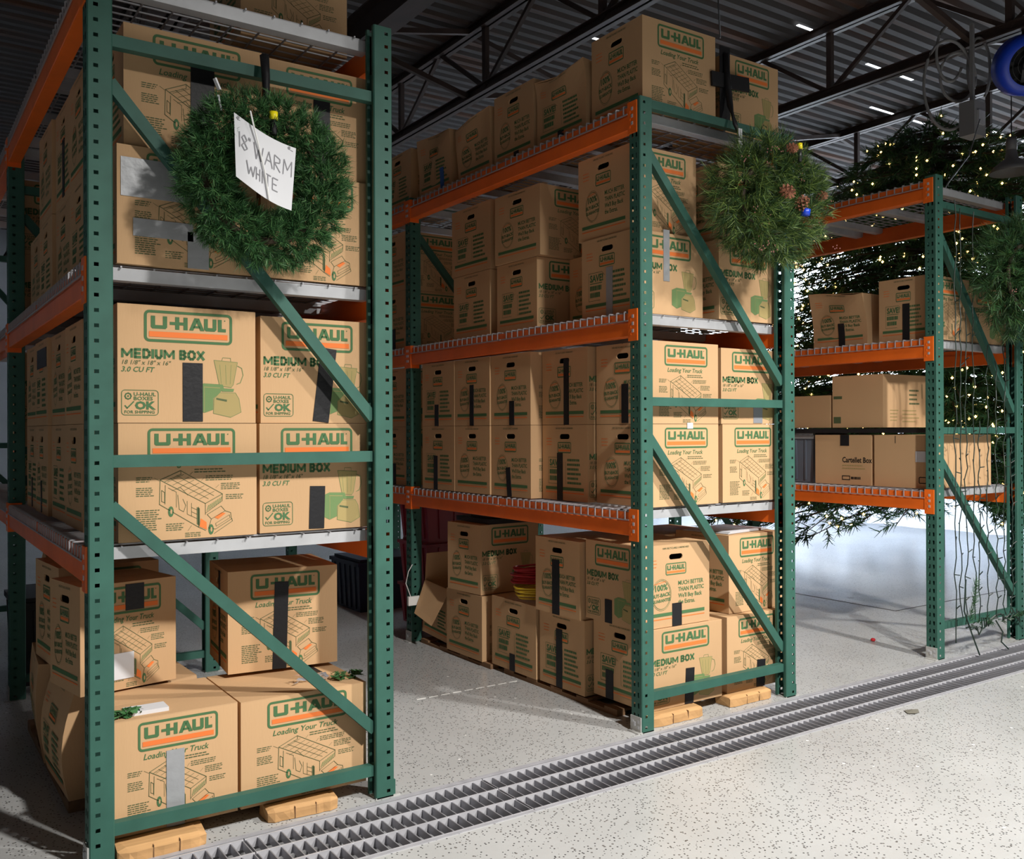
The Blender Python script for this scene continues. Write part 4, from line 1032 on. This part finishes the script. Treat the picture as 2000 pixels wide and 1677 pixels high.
def foil(name, label, loc, m, seed, n=10, s=.05):
    r = random.Random(seed); b = MB()
    for k in range(n):
        c = Vector((r.uniform(-1.6,1.6)*s, r.uniform(-.5,.5)*s, .005+r.random()*s*.5)); q = [c+Vector((r.uniform(-1,1), r.uniform(-1,1), r.uniform(-.3,.5)))*s*.6 for _ in range(4)]
        for p in q: p.z = max(p.z, .001)
        b.poly(q[:3], m); b.poly([q[0], q[2], q[3]], m)
    o = b.obj(name); o.location = loc; return tag(o, label, 'decoration')
foil('tinsel_scrap', 'silver and white tape scrap on top of the right floor box', (-.25,.20,.447), 'silver', 3)
t = foil('garland_scrap', 'short green garland end on the floor box beside the brace', (-.12,.17,.447), 'fir_b', 4, 60, .035)
foil('garland_scrap', 'green garland end beside the paper on the grey-taped box', (-.99,.13,.452), 'fir_b', 5, 60, .035)
b = MB(); b.box(-.07,.07,-.04,.04,0,.014,'paper'); o = b.obj('paper_packet', None); o.location = (-.905,.16,.452); tag(o, 'white paper packet on top of the grey-taped floor box', 'paper')
b = MB(); b.box(-.05,.05,-.02,.0,-.03,.03,'string'); b.tube([(-.03,-.01,.03),(-.06,0,.12),(-.04,0,.2),(0,.02,.24)], .003, 'string', 5); o = b.obj('white_plug'); o.location = (1.30,2.27,.30); tag(o, 'white plug on a thin cord hanging at the tilted box', 'plug')
b = MB()
for k in range(3): b.box(-.20+k*.01,.2-k*.02,-.15,.15-k*.01,k*.004,k*.004+.003,'paper')
o = b.obj('paper_sheaf'); o.location = (2.28,.36,.884); o.rotation_euler = (0,0,.15); tag(o, 'loose white papers on the tree-side box, pine-wreath rack floor', 'paper')
b = MB(); b.box(-.25,.25,-.2,.2,0,.03,'black'); b.box(-.2,.2,-.15,.1,.03,.06,'black'); o = b.obj('black_bag'); o.location = (1.68,1.72,.867); tag(o, 'flat black bag on the askew appliance-print box', 'bag')

# ------------------------------------------------------------------ hanging light strands at rack 3
r = random.Random(33)
for k, (u, za, zb) in enumerate(((3.93,2.9,.10),(3.99,2.85,.25),(4.05,2.2,.20),(4.14,2.85,.22),(4.20,1.5,.2),(4.30,2.0,.22),(4.41,1.9,.2),(4.51,2.05,.21),(4.60,1.4,.22))):
    t = thing('light_strand', 'dark green wire of an unlit light strand hanging at the tree-side rack', 'light strand', (u, -.02, 0), 0, 'unlit light strands')
    pts = []; n = 26
    for i in range(n+1): pts.append((r.uniform(-.012,.012), r.uniform(-.008,.008)-.02, za+(zb-za)*i/n))
    b = MB(); b.tube(pts, .0035, 'cable', 5); b.obj('wire', t)
    s = MB()
    for i in range(2, n, 2):
        p = Vector(pts[i]); d = Vector((r.uniform(-1,1), -.3, r.uniform(-.2,.6))).normalized()*.035; s.tube([p, p+d], .0035, 'cable', 5)
    tag(s.obj('sockets', t), kind='stuff')
t = thing('light_strand', 'tangled light strand draped along the low brace of the tree-side rack', 'light strand', (3.88, -.075, .2), 0)
b = MB(); pts = [(.1+i*.03, r.uniform(-.03,.01), r.uniform(-.03,.05)) for i in range(28)]; b.tube(pts, .005, 'cable', 5); b.tube([(p[0]+.01, p[1]-.01, p[2]+r.uniform(-.03,.03)) for p in pts], .005, 'cable', 5)
b.tube([(.1,0,.3),(.08,0,.1),(.15,-.01,-.05),(.22,-.02,-.19)], .005, 'cable', 5); b.tube([(.45,0,.0),(.50,-.02,-.08),(.48,-.02,-.14),(.55,-.03,-.195)], .005, 'cable', 5); b.obj('wire', t)
f = MB()
for i in range(26): needles(f, (.1+r.random()*.75, -.02, r.uniform(-.01,.03)), (r.uniform(-1,1),-.3,r.uniform(-.5,1)), 8, .03, .002, ['fir_a'], r)
for i in range(16): needles(f, (.10+i*.004, -.02, .02+i*.016), (.3,-.3,1), 10, .04, .002, ['fir_a','fir_b'], r)
tag(f.obj('foliage', t), kind='stuff')

# ------------------------------------------------------------------ ceiling fittings
t = thing('cable_coil', 'grey electrical cable loops hanging from the roof truss', 'cable', (6.22,1.3,4.86), 0)
for k, (cx, cz, rx, rz_, a0, a1) in enumerate(((-.05,-.35,.22,.40,20,330),(.25,-.2,.10,.28,-60,250),(.02,-.05,.12,.25,60,330),(.12,-.25,.16,.22,0,360))):
    b = MB(); pts = []
    for i in range(28):
        a = math.radians(a0+(a1-a0)*i/27); pts.append((cx*.83+rx*math.cos(a)*.83, .03*k-(cx+rx*math.cos(a))*.56, cz+rz_*math.sin(a)))
    b.tube(pts, .014, 'cable_grey', 6); b.obj('loop', t, True)
b = MB(); b.box(-.09,.09,-.07,.07,-.15,.15,'cable_grey'); b.box(-.05,.05,-.09,-.07,-.06,.06,'zinc'); b.box(-.015,.015,-.015,.015,.15,.85,'cable_grey')
o = b.obj('junction_box'); o.location = (6.30,1.18,4.18); tag(o, 'grey steel junction box hung among the cable loops', 'junction box')
hanger('thin cable dropping from the junction box to the tree-side rack', [(6.1,1.0,4.1),(5.4,.7,3.6),(4.6,.4,3.2),(4.0,.1,2.95)], .005, 'cable_grey', 'hanging_cable', 'cable')
# blue drum fan clamped under the truss
t = thing('drum_fan', 'blue round drum fan hung under the roof truss', 'fan', (6.52,.83,4.60), 0)
ax = (CAM - Vector((6.52,.83,4.60))).normalized(); ax = (ax + Vector((0.2,-.35,-.05))).normalized()
A = ax.to_track_quat('Z', 'Y').to_matrix()
b = MB(); b.lathe([(.17,.10),(.23,.10),(.255,.05),(.255,-.08),(.21,-.10)], 'blue', 36, (0,0,0), A); b.lathe([(.17,.10),(.165,-.08)], 'navy', 36, (0,0,0), A); b.obj('drum', t, True)
b = MB(); b.lathe([(0,-.085),(.19,-.085)], 'black', 30, (0,0,0), A); b.obj('back_panel', t)
b = MB(); b.lathe([(0,.02),(.035,.02),(.04,-.05)], 'black', 16, (0,0,0), A); b.obj('motor', t, True)
for k in range(5):
    b = MB(); a = 2*math.pi*k/5; P = lambda x, y, z: A @ Vector((x*math.cos(a)-y*math.sin(a), x*math.sin(a)+y*math.cos(a), z))
    b.poly([P(.03,-.02,-.02),P(.14,-.05,-.035),(P(.14,.05,0)),P(.03,.02,0)], 'black'); b.obj('blade', t)
for k in range(3):
    b = MB(); b.lathe([(.05+k*.045,.098),(.054+k*.045,.098)], 'black', 30, (0,0,0), A); b.obj('guard_ring', t)
b = MB(); b.box(-.02,.02,-.02,.02,.2,.32,'black'); b.box(-.12,.12,-.03,.03,.19,.22,'black'); b.obj('bracket', t)

def bay_lamp(label, loc, power, on, light_name=''):
    t = thing('high_bay_lamp', label, 'lamp', loc, 0, 'bell-shaped ceiling lamps')
    b = MB(); b.lathe([(.045,.22),(.06,.14),(.16,.06),(.20,.0),(.195,.0),(.15,.055),(.05,.13)], 'enamel', 28); b.obj('shade', t, True)
    b = MB(); b.lathe([(0,.34),(.04,.34),(.05,.30),(.05,.22),(0,.22)], 'enamel', 16); b.obj('housing', t, True)
    b = MB(); b.tube([(0,0,.34),(0,0,5.0-loc[2])], .006, 'black', 6); b.obj('hanging_rod', t)
    if on:
        ld = bpy.data.lights.new(light_name, 'SPOT'); ld.energy = power*3.0; ld.color = LAMP_COL; ld.spot_size = math.radians(150); ld.spot_blend = .6; ld.shadow_soft_size = .13
        lo = bpy.data.objects.new(light_name, ld); col.objects.link(lo); lo.parent = t; lo.location = (0, 0, -.03)
for k, (x, y, z, p) in enumerate(LAMPS): bay_lamp('bell-shaped lamp hanging over the aisle, %s from the note-wreath rack' % ORD[k], (x, y, z), p, True, ('aisle_lamp_near_offscreen', 'aisle_lamp_far_offscreen')[k])
bay_lamp('unlit bell-shaped lamp hanging in front of the lit tree', (7.38,1.40,3.93), 0, False)

# ------------------------------------------------------------------ Christmas tree and white sheeting
def tree():
    r = random.Random(5); t = thing('christmas_tree', 'large dark fir tree strung with warm white lights behind the racks', 'tree', (8.27,2.71,0), 0)
    b = MB(); b.tube([(0,0,0),(0,0,2),(0,0,4.6)], [.07,.06,.02], 'twig', 10); b.obj('trunk', t, True)
    f = MB(); br_ = MB(); tips = []
    Ht, R0, zb = 4.7, 2.55, .42
    for i in range(760):
        h = r.random()**1.15; z = zb + h*(Ht-zb-.1); L = R0*math.sqrt(max(0, 1-h**1.5))*(.80+.25*r.random())+.12; a = r.uniform(0, 2*math.pi)
        d = Vector((math.cos(a), math.sin(a), 0)); droop = .22+.25*r.random()
        pts = [Vector((0,0,z+.3)) + d*L*q + Vector((0,0,-droop*q*q*L*.5)) for q in (0, .35, .7, 1)]
        br_.tube(pts, [.018,.013,.008,.004], 'twig', 4, False)
        n = max(3, int(L*6.0))
        for k in range(n):
            q = .30+.70*(k+r.random()*.8)/n; p = Vector((0,0,z+.3)) + d*L*q + Vector((0,0,-droop*q*q*L*.5))
            side = Vector((-d.y, d.x, 0))*r.choice((-1, 1)); dd = d*.6+side*r.uniform(.2,1.0)+Vector((0,0,r.uniform(-.55,.35)))
            needles(f, p, dd, 26, .10, .0060, ['fir_a','fir_a','fir_b'], r, .8, .24)
            if r.random() < .36 and q > .6: tips.append(p + dd.normalized()*r.uniform(.14,.28))
    tag(f.obj('foliage', t), kind='stuff'); tag(br_.obj('branches', t), kind='stuff')
    lb = MB()
    for p in tips:
        s = .015; lb.faces([p+Vector(v)*s for v in ((1,0,0),(-1,0,0),(0,1,0),(0,-1,0),(0,0,1),(0,0,-1))], ((0,2,4),(2,1,4),(1,3,4),(3,0,4),(2,0,5),(1,2,5),(3,1,5),(0,3,5)), 'bulb')
    o = lb.obj('light_bulbs', t); o['kind'] = 'stuff'; o['label'] = 'warm white glowing string bulbs'
tree()
def sheet(label, u, v0, v1, h, seed):
    r = random.Random(seed); b = MB(); n, mz = 60, 10; vs = []; fs = []
    for i in range(n+1):
        v = v0+(v1-v0)*i/n
        for j in range(mz+1):
            z = h*j/mz; fl_ = .5*(1-z/h)**3; vs.append((u-fl_*1.2+.09*math.sin(i*.9+seed)+.04*math.sin(i*2.1+z), v, z+.002))
    for i in range(n):
        for j in range(mz): q = i*(mz+1)+j; fs.append((q, q+1, q+mz+2, q+mz+1))
    b.faces(vs, fs, 'white_sheet'); return tag(b.obj('plastic_sheet', None, True), label, 'sheeting')
sheet('white plastic sheeting gathered on the floor behind the tree', 11.6, 2.0, 11.0, 1.6, 1)
